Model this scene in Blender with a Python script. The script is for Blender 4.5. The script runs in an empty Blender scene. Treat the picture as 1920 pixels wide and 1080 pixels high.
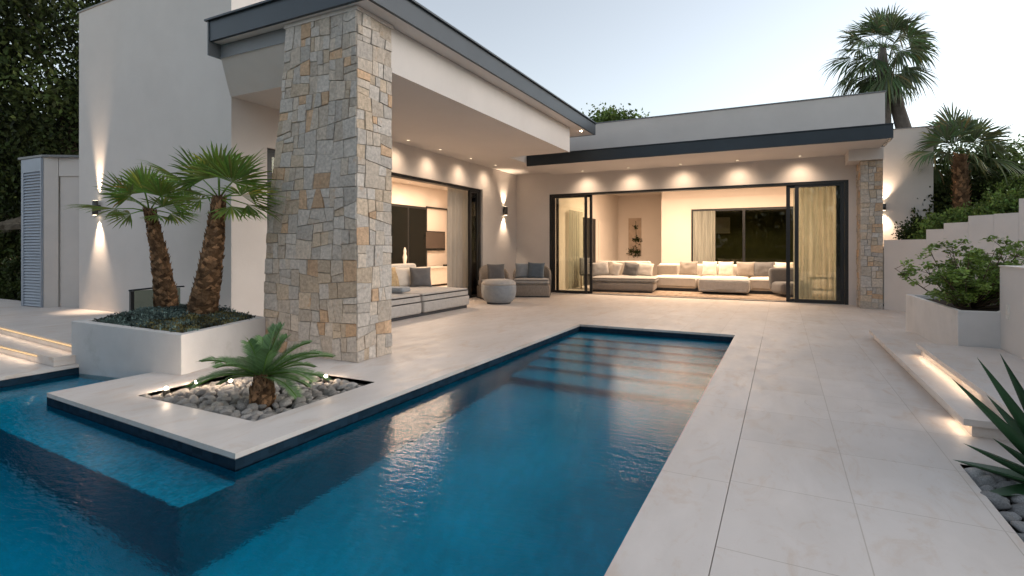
import bpy, bmesh, math, random
from mathutils import Vector, Matrix, noise
R = math.radians
C = bpy.context.scene.collection
PI = math.pi
SC = bpy.context.scene

# ------------------------------------------------------------------ materials
def nodes(name):
    m = bpy.data.materials.new(name); m.use_nodes = True
    nt = m.node_tree; nt.nodes.clear()
    out = nt.nodes.new('ShaderNodeOutputMaterial')
    return m, nt, out

def N(nt, t, **kw):
    n = nt.nodes.new(t)
    for k, v in kw.items():
        if k.startswith('i_'):
            key = k[2:]; key = int(key) if key.isdigit() else key.replace('_', ' ')
            n.inputs[key].default_value = v
        else: setattr(n, k, v)
    return n

def pmat(name, col, rough=.6, var=.12, vs=2.5, bump=.15, bs=60., spec=.3, attr=False, metal=0., dist=.004,
         stain=None, sheen=0., trans=0., stretch=None, objrand=False):
    m, nt, out = nodes(name); L = nt.links.new
    b = N(nt, 'ShaderNodeBsdfPrincipled', i_Roughness=rough, i_Metallic=metal)
    b.inputs['Specular IOR Level'].default_value = spec
    if sheen: b.inputs['Sheen Weight'].default_value = sheen
    tc = N(nt, 'ShaderNodeTexCoord'); co = tc.outputs['Object']
    if stretch:
        mp = N(nt, 'ShaderNodeMapping'); mp.inputs['Scale'].default_value = stretch; L(co, mp.inputs[0]); co = mp.outputs[0]
    nz = N(nt, 'ShaderNodeTexNoise', i_Scale=vs, i_Detail=6., i_Roughness=.62); L(co, nz.inputs['Vector'])
    mr = N(nt, 'ShaderNodeMapRange'); mr.inputs[1].default_value = .3; mr.inputs[2].default_value = .7
    mr.inputs[3].default_value = 1 - var; mr.inputs[4].default_value = 1 + var; L(nz.outputs[0], mr.inputs[0])
    mx = N(nt, 'ShaderNodeVectorMath', operation='SCALE'); mx.inputs[0].default_value = col[:3]; L(mr.outputs[0], mx.inputs['Scale'])
    last = mx.outputs[0]
    if stain:
        n2 = N(nt, 'ShaderNodeTexNoise', i_Scale=stain[1], i_Detail=8., i_Roughness=.7); L(co, n2.inputs['Vector'])
        r2 = N(nt, 'ShaderNodeMapRange'); r2.inputs[1].default_value = stain[2]; r2.inputs[2].default_value = stain[2] + .15
        r2.inputs[4].default_value = stain[3]; L(n2.outputs[0], r2.inputs[0])
        mm = N(nt, 'ShaderNodeMix', data_type='RGBA'); L(r2.outputs[0], mm.inputs[0]); L(last, mm.inputs[6]); mm.inputs[7].default_value = (*stain[0], 1)
        last = mm.outputs[2]
    if objrand:
        oi = N(nt, 'ShaderNodeObjectInfo'); ro = N(nt, 'ShaderNodeMapRange'); ro.inputs[3].default_value = .72; ro.inputs[4].default_value = 1.45; L(oi.outputs['Random'], ro.inputs[0])
        m5 = N(nt, 'ShaderNodeVectorMath', operation='SCALE'); L(last, m5.inputs[0]); L(ro.outputs[0], m5.inputs['Scale']); last = m5.outputs[0]
    if attr:
        at = N(nt, 'ShaderNodeAttribute', attribute_name='Col')
        m2 = N(nt, 'ShaderNodeVectorMath', operation='MULTIPLY'); L(last, m2.inputs[0]); L(at.outputs['Color'], m2.inputs[1]); last = m2.outputs[0]
    L(last, b.inputs['Base Color'])
    if bump:
        n3 = N(nt, 'ShaderNodeTexNoise', i_Scale=bs, i_Detail=4.); L(co, n3.inputs['Vector'])
        bp = N(nt, 'ShaderNodeBump', i_Strength=bump, i_Distance=dist); L(n3.outputs[0], bp.inputs['Height']); L(bp.outputs[0], b.inputs['Normal'])
    if trans:
        tr = N(nt, 'ShaderNodeBsdfTranslucent'); L(last, tr.inputs[0]); ms = N(nt, 'ShaderNodeMixShader', i_Fac=trans)
        L(b.outputs[0], ms.inputs[1]); L(tr.outputs[0], ms.inputs[2]); L(ms.outputs[0], out.inputs[0])
    else: L(b.outputs[0], out.inputs[0])
    return m

def emat(name, col, st):
    m, nt, out = nodes(name); e = N(nt, 'ShaderNodeEmission', i_Strength=st); e.inputs[0].default_value = (*col, 1)
    nt.links.new(e.outputs[0], out.inputs[0]); return m

def travertine(name, base, joints=True, jx=-.26, jy=2.46, bw=.585, bh=.735, mortar=.0028):
    m, nt, out = nodes(name); L = nt.links.new
    b = N(nt, 'ShaderNodeBsdfPrincipled', i_Roughness=.5); b.inputs['Specular IOR Level'].default_value = .3
    tc = N(nt, 'ShaderNodeTexCoord'); co = tc.outputs['Object']
    mp = N(nt, 'ShaderNodeMapping'); mp.inputs['Scale'].default_value = (1.2, .55, 1); mp.inputs['Rotation'].default_value = (0, 0, .5); L(co, mp.inputs[0])
    def noise_(sc, det, ro, src=mp.outputs[0], dis=0.):
        n = N(nt, 'ShaderNodeTexNoise', i_Scale=sc, i_Detail=det, i_Roughness=ro, i_Distortion=dis); L(src, n.inputs['Vector']); return n.outputs[0]
    def rng(src, a, b_, c, d):
        r = N(nt, 'ShaderNodeMapRange'); 
        for k, v in zip((1, 2, 3, 4), (a, b_, c, d)): r.inputs[k].default_value = v
        L(src, r.inputs[0]); return r.outputs[0]
    def mix(f, a, col):
        x = N(nt, 'ShaderNodeMix', data_type='RGBA'); L(f, x.inputs[0])
        if isinstance(a, tuple): x.inputs[6].default_value = (*a, 1)
        else: L(a, x.inputs[6])
        x.inputs[7].default_value = (*col, 1); return x.outputs[2]
    v = mix(rng(noise_(1.3, 5, .6), .35, .65, 0, .9), base, tuple(c * k for c, k in zip(base, (.90, .885, .865))))
    v = mix(rng(noise_(3.2, 9, .72, dis=1.2),   .52, .68, 0, .85), v, tuple(c * k for c, k in zip(base, (.86, .76, .67))))
    v = mix(rng(noise_(9, 8, .75, dis=.8), .58, .72, 0, .7), v, tuple(c * k for c, k in zip(base, (.84, .74, .64))))
    v = mix(rng(noise_(2.1, 6, .6, dis=.6), .5, .7, 0, .5), v, tuple(min(.9, c * 1.1) for c in base))
    if joints:
        m2 = N(nt, 'ShaderNodeMapping'); m2.inputs['Location'].default_value = (-jx, -jy, 0); L(co, m2.inputs[0])
        br = N(nt, 'ShaderNodeTexBrick', offset=0., squash=1.); br.offset_frequency = 1; br.squash_frequency = 1
        br.inputs['Scale'].default_value = 1; br.inputs['Mortar Size'].default_value = mortar; br.inputs['Mortar Smooth'].default_value = .2
        br.inputs['Brick Width'].default_value = bw; br.inputs['Row Height'].default_value = bh
        br.inputs['Color1'].default_value = (1, 1, 1, 1); br.inputs['Color2'].default_value = (.93, .925, .92, 1); br.inputs['Mortar'].default_value = (.72, .69, .65, 1)
        L(m2.outputs[0], br.inputs['Vector'])
        mu = N(nt, 'ShaderNodeMix', data_type='RGBA', blend_type='MULTIPLY'); mu.inputs[0].default_value = 1; L(v, mu.inputs[6]); L(br.outputs[0], mu.inputs[7]); v = mu.outputs[2]
    L(v, b.inputs['Base Color'])
    L(rng(noise_(5, 5, .6), .3, .7, .38, .62), b.inputs['Roughness'])
    bp = N(nt, 'ShaderNodeBump', i_Strength=.14, i_Distance=.003); L(noise_(70, 5, .6, co), bp.inputs['Height']); L(bp.outputs[0], b.inputs['Normal'])
    L(b.outputs[0], out.inputs[0]); return m

def glass(name, tint=(.80, .86, .80), ior=1.5, rough=0.):
    m, nt, out = nodes(name); L = nt.links.new
    t = N(nt, 'ShaderNodeBsdfTransparent'); t.inputs[0].default_value = (*tint, 1)
    g = N(nt, 'ShaderNodeBsdfGlossy', i_Roughness=rough); f = N(nt, 'ShaderNodeFresnel', i_IOR=ior)
    ms = N(nt, 'ShaderNodeMixShader'); L(f.outputs[0], ms.inputs[0]); L(t.outputs[0], ms.inputs[1]); L(g.outputs[0], ms.inputs[2]); L(ms.outputs[0], out.inputs[0])
    return m

def water_mat():
    m, nt, out = nodes('pool_water'); L = nt.links.new
    tc = N(nt, 'ShaderNodeTexCoord')
    mp = N(nt, 'ShaderNodeMapping'); mp.inputs['Rotation'].default_value = (0, 0, .47); mp.inputs['Scale'].default_value = (1, 2.2, 1); L(tc.outputs['Object'], mp.inputs[0])
    n1 = N(nt, 'ShaderNodeTexNoise', i_Scale=9., i_Detail=4., i_Roughness=.6); L(mp.outputs[0], n1.inputs['Vector'])
    n2 = N(nt, 'ShaderNodeTexNoise', i_Scale=.9, i_Detail=2.); L(mp.outputs[0], n2.inputs['Vector'])
    ad = N(nt, 'ShaderNodeMath', operation='MULTIPLY_ADD'); L(n2.outputs[0], ad.inputs[0]); ad.inputs[1].default_value = 1.0; L(n1.outputs[0], ad.inputs[2])
    bp = N(nt, 'ShaderNodeBump', i_Strength=.36, i_Distance=.012); L(ad.outputs[0], bp.inputs['Height'])
    rf = N(nt, 'ShaderNodeBsdfRefraction', i_IOR=1.33, i_Roughness=.03); rf.inputs[0].default_value = (.70, .93, .97, 1); L(bp.outputs[0], rf.inputs['Normal'])
    g = N(nt, 'ShaderNodeBsdfGlossy', i_Roughness=.07); L(bp.outputs[0], g.inputs['Normal'])
    f = N(nt, 'ShaderNodeFresnel', i_IOR=1.195); L(bp.outputs[0], f.inputs['Normal'])
    ms = N(nt, 'ShaderNodeMixShader'); L(f.outputs[0], ms.inputs[0]); L(rf.outputs[0], ms.inputs[1]); L(g.outputs[0], ms.inputs[2]); L(ms.outputs[0], out.inputs[0])
    return m

def tile_mat(name, col, size=.025, grout=.8, rough=.35):
    m, nt, out = nodes(name); L = nt.links.new
    b = N(nt, 'ShaderNodeBsdfPrincipled', i_Roughness=rough); b.inputs['Specular IOR Level'].default_value = 0.
    tc = N(nt, 'ShaderNodeTexCoord'); nz = N(nt, 'ShaderNodeTexNoise', i_Scale=1.1, i_Detail=5.); L(tc.outputs['Object'], nz.inputs['Vector'])
    vo = N(nt, 'ShaderNodeTexVoronoi', i_Scale=1 / size, feature='F1', distance='CHEBYCHEV', i_Randomness=.15); L(tc.outputs['Object'], vo.inputs['Vector'])
    sp = N(nt, 'ShaderNodeSeparateColor'); L(vo.outputs['Color'], sp.inputs[0])
    mr = N(nt, 'ShaderNodeMapRange'); mr.inputs[3].default_value = .8; mr.inputs[4].default_value = 1.2; L(sp.outputs[0], mr.inputs[0])
    m3 = N(nt, 'ShaderNodeMapRange'); m3.inputs[1].default_value = .3; m3.inputs[2].default_value = .7; m3.inputs[3].default_value = .85; m3.inputs[4].default_value = 1.15; L(nz.outputs[0], m3.inputs[0])
    mu = N(nt, 'ShaderNodeMath', operation='MULTIPLY'); L(mr.outputs[0], mu.inputs[0]); L(m3.outputs[0], mu.inputs[1])
    sc = N(nt, 'ShaderNodeVectorMath', operation='SCALE'); sc.inputs[0].default_value = col; L(mu.outputs[0], sc.inputs['Scale'])
    L(sc.outputs[0], b.inputs['Base Color']); L(b.outputs[0], out.inputs[0]); return m

M = {}
M['plaster'] = pmat('white_plaster', (.63, .585, .55), .85, .05, 1.1, .5, 38, .15, dist=.003, stain=((.60, .57, .54), .7, .60, .35))
M['soffit'] = pmat('soffit_plaster', (.62, .58, .55), .9, .03, 1.0, .12, 90, .1)
M['inner'] = pmat('interior_paint', (.70, .62, .55), .85, .03, 1.2, .08, 90, .1)
M['planterstone'] = pmat('planter_render', (.60, .58, .565), .7, .07, 2.2, .3, 70, .2, stain=((.44, .43, .40), 2.6, .57, .55))
M['paving'] = travertine('travertine_paving', (.67, .615, .575))
M['coping'] = travertine('travertine_coping', (.67, .615, .575), True, -.66 - .4, 3.16, .8, 1.47)
M['plainstone'] = travertine('travertine_steps', (.67, .615, .575), False)
M['rooftrim'] = pmat('dark_roof_metal', (.030, .040, .050), .42, .12, 1.5, .03, 40, .4, metal=.25)
M['greytrim'] = pmat('grey_trim', (.20, .205, .21), .5, .05, 2, .03, 40, .3)
M['frame'] = pmat('door_frame_metal', (.022, .023, .025), .35, .1, 3, .02, 60, .5, metal=.3)
M['glass'] = glass('door_glass', (.93, .94, .90), 1.4)
M['darkglass'] = glass('tinted_glass', (.55, .58, .52), 1.35)
M['stone'] = pmat('granite_blocks', (1, 1, 1), .85, .26, 26, 1., 60, .2, attr=True, dist=.01, stain=((1.05, .70, .46), 5.5, .60, .75))
M['mortar'] = pmat('mortar', (.40, .365, .33), .95, .2, 20, .5, 60, .1)
M['water'] = water_mat()
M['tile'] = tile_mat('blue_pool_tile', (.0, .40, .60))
M['shadedtile'] = tile_mat('shaded_wall_tile', (.0, .19, .29))  # pool tile darkened for the walls, their shade put into the colour
M['bandtile'] = tile_mat('slate_waterline_tile', (.016, .035, .055), .06)
M['soil'] = pmat('dark_soil', (.035, .028, .022), .95, .4, 12, .8, 60, .1)
M['ground'] = pmat('garden_ground', (.035, .042, .022), .95, .4, 1.5, .8, 20, .1, dist=.03)
M['gravelbase'] = pmat('small_gravel', (.11, .105, .10), .9, .5, 60, 1., 90, .1, dist=.02)
M['cobble'] = pmat('cobble_stone', (.38, .355, .33), .85, .45, 12, .9, 45, .15, stain=((.10, .09, .08), 9, .56, .8), dist=.01, objrand=True)
M['greycobble'] = pmat('grey_cobble_stone', (.24, .24, .24), .75, .3, 9, .4, 50, .25, stain=((.06, .06, .06), 8, .56, .7), objrand=True)
M['fan'] = pmat('fan_leaf', (.19, .285, .055), .5, .15, 6, 0, 30, .35, attr=True, trans=.22)
M['cycad'] = pmat('cycad_leaf', (.15, .26, .10), .5, .15, 6, 0, 30, .3, attr=True, trans=.15)
M['farpalm'] = pmat('far_palm_leaf', (.15, .20, .10), .6, .15, 3, 0, 30, .2, attr=True, trans=.15)
M['leaf'] = pmat('shrub_leaf', (.17, .25, .07), .5, .2, 6, 0, 30, .3, attr=True, trans=.2)
M['darkleaf'] = pmat('dark_tree_leaf', (.040, .058, .02), .6, .3, 1.5, 0, 30, .1, attr=True, trans=.1)
M['hedge'] = pmat('hedge_leaf', (.12, .185, .05), .55, .2, 3, 0, 30, .2, attr=True, trans=.15)
M['silver'] = pmat('silver_groundcover_leaf', (.14, .20, .18), .6, .25, 6, 0, 30, .2, attr=True, trans=.1)
M['agave'] = pmat('agave_leaf', (.03, .085, .035), .4, .2, 5, .1, 30, .4, attr=True, stretch=(1, 1, .3))
M['bark'] = pmat('fibrous_palm_bark', (.26, .165, .10), .95, .35, 14, .9, 60, .1, attr=True, dist=.012)
M['palmgrey'] = pmat('grey_palm_bark', (.15, .13, .115), .95, .25, 9, .8, 40, .1, dist=.02)
M['twig'] = pmat('twig_bark', (.10, .075, .05), .9, .2, 10, .4, 60, .1)
M['boucle'] = pmat('boucle_fabric', (.46, .43, .40), .95, .10, 14, .8, 220, .1, sheen=.2, dist=.004)
M['cream'] = pmat('cream_fabric', (.72, .65, .57), .95, .06, 9, .5, 250, .1, sheen=.2)
M['taupe'] = pmat('taupe_fabric', (.30, .26, .225), .95, .08, 12, .5, 250, .1, sheen=.2)
M['brown'] = pmat('brown_fabric', (.24, .16, .10), .95, .1, 12, .5, 250, .1, sheen=.2)
M['pattern'] = pmat('mottled_fabric', (.50, .37, .22), .95, .2, 10, .5, 200, .1, stain=((.25, .16, .08), 14, .52, .7))
M['greyf'] = pmat('grey_fabric', (.155, .15, .15), .95, .1, 12, .5, 250, .1, sheen=.2)
M['bluef'] = pmat('blue_grey_fabric', (.13, .16, .19), .95, .1, 12, .5, 250, .1, sheen=.2)
M['paleblue'] = pmat('pale_grey_fabric', (.30, .32, .34), .95, .1, 12, .5, 250, .1, sheen=.2)
M['wicker'] = pmat('woven_rope', (.33, .28, .235), .9, .2, 40, 1., 130, .15, dist=.01, stretch=(1, 1, .35))
M['darkwood'] = pmat('dark_plinth', (.05, .05, .055), .6, .1, 5, .1, 40, .3)
M['wood'] = pmat('oak_wood', (.35, .22, .12), .6, .2, 4, .2, 30, .3, stretch=(1, 1, 6))
M['curtain'] = pmat('curtain_linen', (.60, .57, .52), .95, .08, 20, .4, 200, .1, trans=.3, stretch=(1, 1, .1))
def sheer_mat():
    m, nt, out = nodes('sheer_linen'); L = nt.links.new
    tc = N(nt, 'ShaderNodeTexCoord'); mp = N(nt, 'ShaderNodeMapping'); mp.inputs['Scale'].default_value = (1, 1, .04); L(tc.outputs['Object'], mp.inputs[0])
    nz = N(nt, 'ShaderNodeTexNoise', i_Scale=14., i_Detail=3.); L(mp.outputs[0], nz.inputs['Vector'])
    mr = N(nt, 'ShaderNodeMapRange'); mr.inputs[1].default_value = .35; mr.inputs[2].default_value = .65; mr.inputs[3].default_value = .30; mr.inputs[4].default_value = .60; L(nz.outputs[0], mr.inputs[0])
    d = N(nt, 'ShaderNodeBsdfDiffuse'); d.inputs[0].default_value = (.58, .57, .50, 1); tr = N(nt, 'ShaderNodeBsdfTranslucent'); tr.inputs[0].default_value = (.58, .57, .50, 1)
    a = N(nt, 'ShaderNodeMixShader', i_Fac=.4); L(d.outputs[0], a.inputs[1]); L(tr.outputs[0], a.inputs[2])
    t = N(nt, 'ShaderNodeBsdfTransparent'); b = N(nt, 'ShaderNodeMixShader'); L(mr.outputs[0], b.inputs[0]); L(a.outputs[0], b.inputs[1]); L(t.outputs[0], b.inputs[2]); L(b.outputs[0], out.inputs[0]); return m
M['sheer'] = sheer_mat()
M['screen'] = pmat('tv_screen', (.008, .009, .008), .15, .1, 2, 0, 30, .12)
M['tvgrey'] = pmat('screen_brown', (.075, .055, .045), .35, .1, 2, 0, 30, .5)
M['rug'] = pmat('woven_rug', (.40, .31, .235), .98, .35, 9, .8, 90, .05, stain=((.15, .11, .09), 6, .5, .8), dist=.01)
M['louver'] = pmat('blue_grey_louvre', (.30, .34, .40), .5, .06, 3, .05, 40, .3)
M['lampbody'] = pmat('brushed_lamp_metal', (.10, .095, .09), .35, .1, 30, .05, 90, .5, metal=.7)
M['thatch'] = pmat('weathered_thatch', (.24, .20, .15), .98, .4, 5, 1., 30, .05, stretch=(1, 1, 8), dist=.05)
M['whitepl'] = pmat('white_plastic', (.7, .66, .6), .4, .03, 4, .02, 40, .4)
M['rock'] = pmat('hill_rock', (.24, .20, .16), .95, .3, 3, 1., 9, .1, dist=.08, stain=((.11, .09, .07), 2.4, .5, .8))
M['redleaf'] = pmat('orange_flower', (.38, .12, .05), .7, .3, 6, 0, 30, .2, attr=True)
M['olive'] = pmat('olive_wall_paint', (.20, .19, .09), .9, .15, 4, .2, 40, .1)
M['farhill'] = pmat('far_hill', (.06, .085, .10), .95, .3, .02, .3, .3, .05)
WARM = (1.0, .75, .53)
EXPO = 3.7
LS = 2.45 / 2 ** EXPO    # lamps are weak because the dusk exposure is long
M['lens'] = emat('lamp_lens', (1, .80, .55), 4 * LS)
M['softlens'] = emat('soft_lens', (1, .78, .52), .8 * LS)
M['hot'] = emat('bright_lamp_lens', (1, .86, .66), 60 * LS)
M['led'] = emat('led_strip', (1, .66, .33), .45 * LS)

# ------------------------------------------------------------------ mesh builder
class MB:
    def __init__(s): s.v = []; s.f = []; s.mi = []; s.c = []; s.sm = []
    def face(s, idx, mi=0, c=(1, 1, 1), sm=False): s.f.append(tuple(idx)); s.mi.append(mi); s.c.append(c); s.sm.append(sm)
    def add(s, pts): n = len(s.v); s.v.extend([tuple(p) for p in pts]); return n
    def poly(s, pts, mi=0, c=(1, 1, 1), sm=False): n = s.add(pts); s.face(range(n, n + len(pts)), mi, c, sm); return s
    def box(s, x0, x1, y0, y1, z0, z1, mi=0, c=(1, 1, 1), Mx=None):
        p = [(x0, y0, z0), (x1, y0, z0), (x1, y1, z0), (x0, y1, z0), (x0, y0, z1), (x1, y0, z1), (x1, y1, z1), (x0, y1, z1)]
        if Mx is not None: p = [Mx @ Vector(q) for q in p]
        n = s.add(p)
        for q in ((0, 3, 2, 1), (4, 5, 6, 7), (0, 1, 5, 4), (1, 2, 6, 5), (2, 3, 7, 6), (3, 0, 4, 7)): s.face([n + k for k in q], mi, c)
        return s
    def prism(s, pts, z0, z1, mi=0):
        k = len(pts)
        zz0 = z0 if isinstance(z0, (list, tuple)) else [z0] * k; zz1 = z1 if isinstance(z1, (list, tuple)) else [z1] * k
        n = s.add([(p[0], p[1], z) for p, z in zip(pts, zz0)] + [(p[0], p[1], z) for p, z in zip(pts, zz1)])
        s.face([n + i for i in reversed(range(k))], mi); s.face([n + k + i for i in range(k)], mi)
        for i in range(k): j = (i + 1) % k; s.face([n + i, n + j, n + k + j, n + k + i], mi)
        return s
    def tube(s, path, rad, seg=8, mi=0, c=(1, 1, 1), cap=True, sm=True):
        rings = []
        for i, p in enumerate(path):
            p = Vector(p); a = Vector(path[max(0, i - 1)]); b = Vector(path[min(len(path) - 1, i + 1)])
            t = (b - a).normalized(); u = t.orthogonal().normalized() if abs(t.z) < .95 else Vector((1, 0, 0)); u = (u - t * u.dot(t)).normalized(); w = t.cross(u)
            r = rad[i] if isinstance(rad, (list, tuple)) else rad
            rings.append(s.add([p + (u * math.cos(2 * PI * k / seg) + w * math.sin(2 * PI * k / seg)) * r for k in range(seg)]))
        for a, b in zip(rings, rings[1:]):
            for k in range(seg): s.face([a + k, a + (k + 1) % seg, b + (k + 1) % seg, b + k], mi, c, sm)
        if cap: s.face([rings[0] + k for k in reversed(range(seg))], mi, c); s.face([rings[-1] + k for k in range(seg)], mi, c)
        return s
    def lathe(s, prof, seg=32, mi=0, o=(0, 0, 0), sm=True):
        rg = [s.add([(o[0] + r * math.cos(2 * PI * k / seg), o[1] + r * math.sin(2 * PI * k / seg), o[2] + z) for k in range(seg)]) for r, z in prof]
        for a, b in zip(rg, rg[1:]):
            for k in range(seg): s.face([a + k, a + (k + 1) % seg, b + (k + 1) % seg, b + k], mi, (1, 1, 1), sm)
        s.face([rg[0] + k for k in reversed(range(seg))], mi); s.face([rg[-1] + k for k in range(seg)], mi)
        return s
    def bm(s, bmx, Mx=None, mi=0, sm=True, c=(1, 1, 1)):
        bmx.verts.ensure_lookup_table(); bmx.verts.index_update()
        n = s.add([(Mx @ v.co if Mx else v.co) for v in bmx.verts])
        for f in bmx.faces: s.face([n + v.index for v in f.verts], mi, c, sm)
        bmx.free(); return s
    def build(s, name, mats, parent=None, col=False):
        me = bpy.data.meshes.new(name); me.from_pydata(s.v, [], s.f)
        if not isinstance(mats, (list, tuple)): mats = [mats]
        for m in mats: me.materials.append(m)
        me.polygons.foreach_set('material_index', s.mi); me.polygons.foreach_set('use_smooth', s.sm)
        if col or any(c != (1, 1, 1) for c in s.c[:50]):
            a = me.color_attributes.new('Col', 'FLOAT_COLOR', 'CORNER'); d = []
            for f, c in zip(s.f, s.c): d.extend([c[0], c[1], c[2], 1.] * len(f))
            a.data.foreach_set('color', d)
        me.update(); o = bpy.data.objects.new(name, me); C.objects.link(o)
        if parent: o.parent = parent
        return o

def rbox(sx, sy, sz, r=.03, seg=3, puff=0., cuts=0):
    b = bmesh.new(); bmesh.ops.create_cube(b, size=1)
    for v in b.verts: v.co = Vector((v.co.x * sx, v.co.y * sy, v.co.z * sz + sz / 2))
    if cuts: bmesh.ops.subdivide_edges(b, edges=b.edges[:], cuts=cuts, use_grid_fill=True)
    if cuts:
        for v in b.verts:
            u, w = 2 * v.co.x / sx, 2 * v.co.y / sy; h = v.co.z / sz
            if puff and h > .5: v.co.z += puff * (1 - u ** 4) * (1 - w ** 4)
            k = 1 - .5 * r / max(sx, .1) * (u * u * w * w)
    else:
        bmesh.ops.bevel(b, geom=b.edges[:], offset=r, segments=seg, profile=.5, affect='EDGES')
    if cuts:
        es = [e for e in b.edges if len(e.link_faces) == 2 and e.calc_face_angle(0) > .9]
        bmesh.ops.bevel(b, geom=es, offset=r, segments=seg, profile=.5, affect='EDGES')
    return b

def cushion_bm(w, h, t, seed=0):
    b = bmesh.new(); n = 14; rnd = random.Random(seed); gr = {}
    ph = rnd.random() * 9
    for side in (1, -1):
        for i in range(n + 1):
            for j in range(n + 1):
                u, v = 2 * i / n - 1, 2 * j / n - 1
                if side < 0 and (i in (0, n) or j in (0, n)): gr[side, i, j] = gr[1, i, j]; continue
                th = ((1 - abs(u) ** 2.4) * (1 - abs(v) ** 2.4)) ** .5
                k = 1 - .07 * (1 - u * u) * abs(v) ** 3; k2 = 1 - .07 * (1 - v * v) * abs(u) ** 3
                dz = noise.noise(Vector((u * 1.7 + ph, v * 1.7, side))) * t * .14
                gr[side, i, j] = b.verts.new((u * w / 2 * k2, side * (t / 2 * th) + (dz if th else 0), (v * k) * h / 2 + h / 2))
    for side in (1, -1):
        for i in range(n):
            for j in range(n):
                q = [gr[side, i, j], gr[side, i + 1, j], gr[side, i + 1, j + 1], gr[side, i, j + 1]]
                try: b.faces.new(q if side < 0 else q[::-1])
                except ValueError: pass
    return b

# ------------------------------------------------------------------ naming helpers
def tag(o, label, cat, group=None):
    o['label'] = label; o['category'] = cat
    if group: o['group'] = group
    return o
def thing(name, label, cat, loc=(0, 0, 0), rz=0, group=None):
    o = bpy.data.objects.new(name, None); C.objects.link(o); o.location = loc; o.rotation_euler = (0, 0, rz); o.empty_display_size = .2
    return tag(o, label, cat, group)
def struct(o, kind='structure'): o['kind'] = kind; return o
def light(kind, name, parent, loc, power, col=WARM, aim=None, **kw):
    d = bpy.data.lights.new(name, kind); d.energy = power * LS; d.color = col
    for k, v in kw.items(): setattr(d, k, v)
    o = bpy.data.objects.new(name, d); C.objects.link(o); o.location = loc
    if parent: o.parent = parent
    if aim: o.rotation_euler = Vector(aim).to_track_quat('-Z', 'Y').to_euler()
    return o
def copy_tree(o, parent=None):
    c = o.copy(); C.objects.link(c); c.parent = parent
    for ch in [x for x in list(bpy.data.objects) if x.parent == o]: copy_tree(ch, c)
    return c

# ------------------------------------------------------------------ camera
cam = bpy.data.cameras.new('camera'); co = bpy.data.objects.new('camera', cam); C.objects.link(co); SC.camera = co
YAW = math.atan(507 / 994)
co.location = (0, 0, 1.3); co.rotation_euler = (R(90), 0, YAW)
cam.sensor_width = 36; cam.lens = 36 * 994 / 1920; cam.shift_y = -75 / 1920; cam.clip_end = 3000; cam.clip_start = .05

# ------------------------------------------------------------------ sky and sun
w = bpy.data.worlds.new('World'); SC.world = w; w.use_nodes = True
nt = w.node_tree; sk = nt.nodes.new('ShaderNodeTexSky'); sk.sky_type = 'NISHITA'; sk.sun_disc = False
SUN_EL, SUN_AZ = R(3.0), R(48)
sk.sun_elevation = SUN_EL; sk.sun_rotation = SUN_AZ; sk.air_density = 1.0; sk.dust_density = .4; sk.ozone_density = 2.5
hs = nt.nodes.new('ShaderNodeHueSaturation'); hs.inputs['Saturation'].default_value = .33
nt.links.new(sk.outputs[0], hs.inputs['Color']); nt.links.new(hs.outputs[0], nt.nodes['Background'].inputs[0])
nt.nodes['Background'].inputs[1].default_value = .054
sd = bpy.data.lights.new('sun', 'SUN'); sd.energy = .15; sd.angle = R(45); sd.color = (1, .90, .80)
so = bpy.data.objects.new('sun', sd); C.objects.link(so)
so.rotation_euler = Vector((-.9, -.45, -.35)).to_track_quat('-Z', 'Y').to_euler()

# ------------------------------------------------------------------ terrace, pool, ground
PX0, PX1, PY1, PYI = -7.02, -.63, 8.58, 2.19     # pool left, right, far end; island front
IX0, IX1 = -5.88, -3.08
ZW = -.105
def isl(x): return PYI + .054 * (IX1 - x)          # slightly skewed island front

def sheet(name, mat, xs, ys, solid, z, depth, warp=None):
    """top faces of the solid cells plus a rim along every hole"""
    mb = MB(); P = lambda x, y, zz: (x, warp(x, y) if warp else y, zz)
    for i in range(len(xs) - 1):
        for j in range(len(ys) - 1):
            if not solid((xs[i] + xs[i + 1]) / 2, (ys[j] + ys[j + 1]) / 2): continue
            x0, x1, y0, y1 = xs[i], xs[i + 1], ys[j], ys[j + 1]
            mb.poly([P(x0, y0, z), P(x1, y0, z), P(x1, y1, z), P(x0, y1, z)])
            for (ni, nj, a, b) in ((i, j - 1, (x0, y0), (x1, y0)), (i + 1, j, (x1, y0), (x1, y1)), (i, j + 1, (x1, y1), (x0, y1)), (i - 1, j, (x0, y1), (x0, y0))):
                out = ni < 0 or nj < 0 or ni >= len(xs) - 1 or nj >= len(ys) - 1
                if out or not solid((xs[ni] + xs[ni + 1]) / 2, (ys[nj] + ys[nj + 1]) / 2):
                    mb.poly([P(*a, z), P(*a, z - depth), P(*b, z - depth), P(*b, z)])
    return struct(mb.build(name, mat))

GX0, GX1, GY0, GY1 = -5.06, -3.52, 2.66, 3.98       # gravel bed in the island
RX0, RY1 = .95, 4.07                                 # gravel bed at the right
CJ = -.26
# coping strip right of the pool
sheet('pavement', M['coping'], [PX1, CJ - .002], [-5, PY1], lambda x, y: True, 0, .04)
mb = MB(); mb.poly([(CJ - .012, -5, -.007), (CJ + .012, -5, -.007), (CJ + .012, PY1, -.007), (CJ - .012, PY1, -.007)]); struct(mb.build('pavement', M['mortar']))
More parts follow.
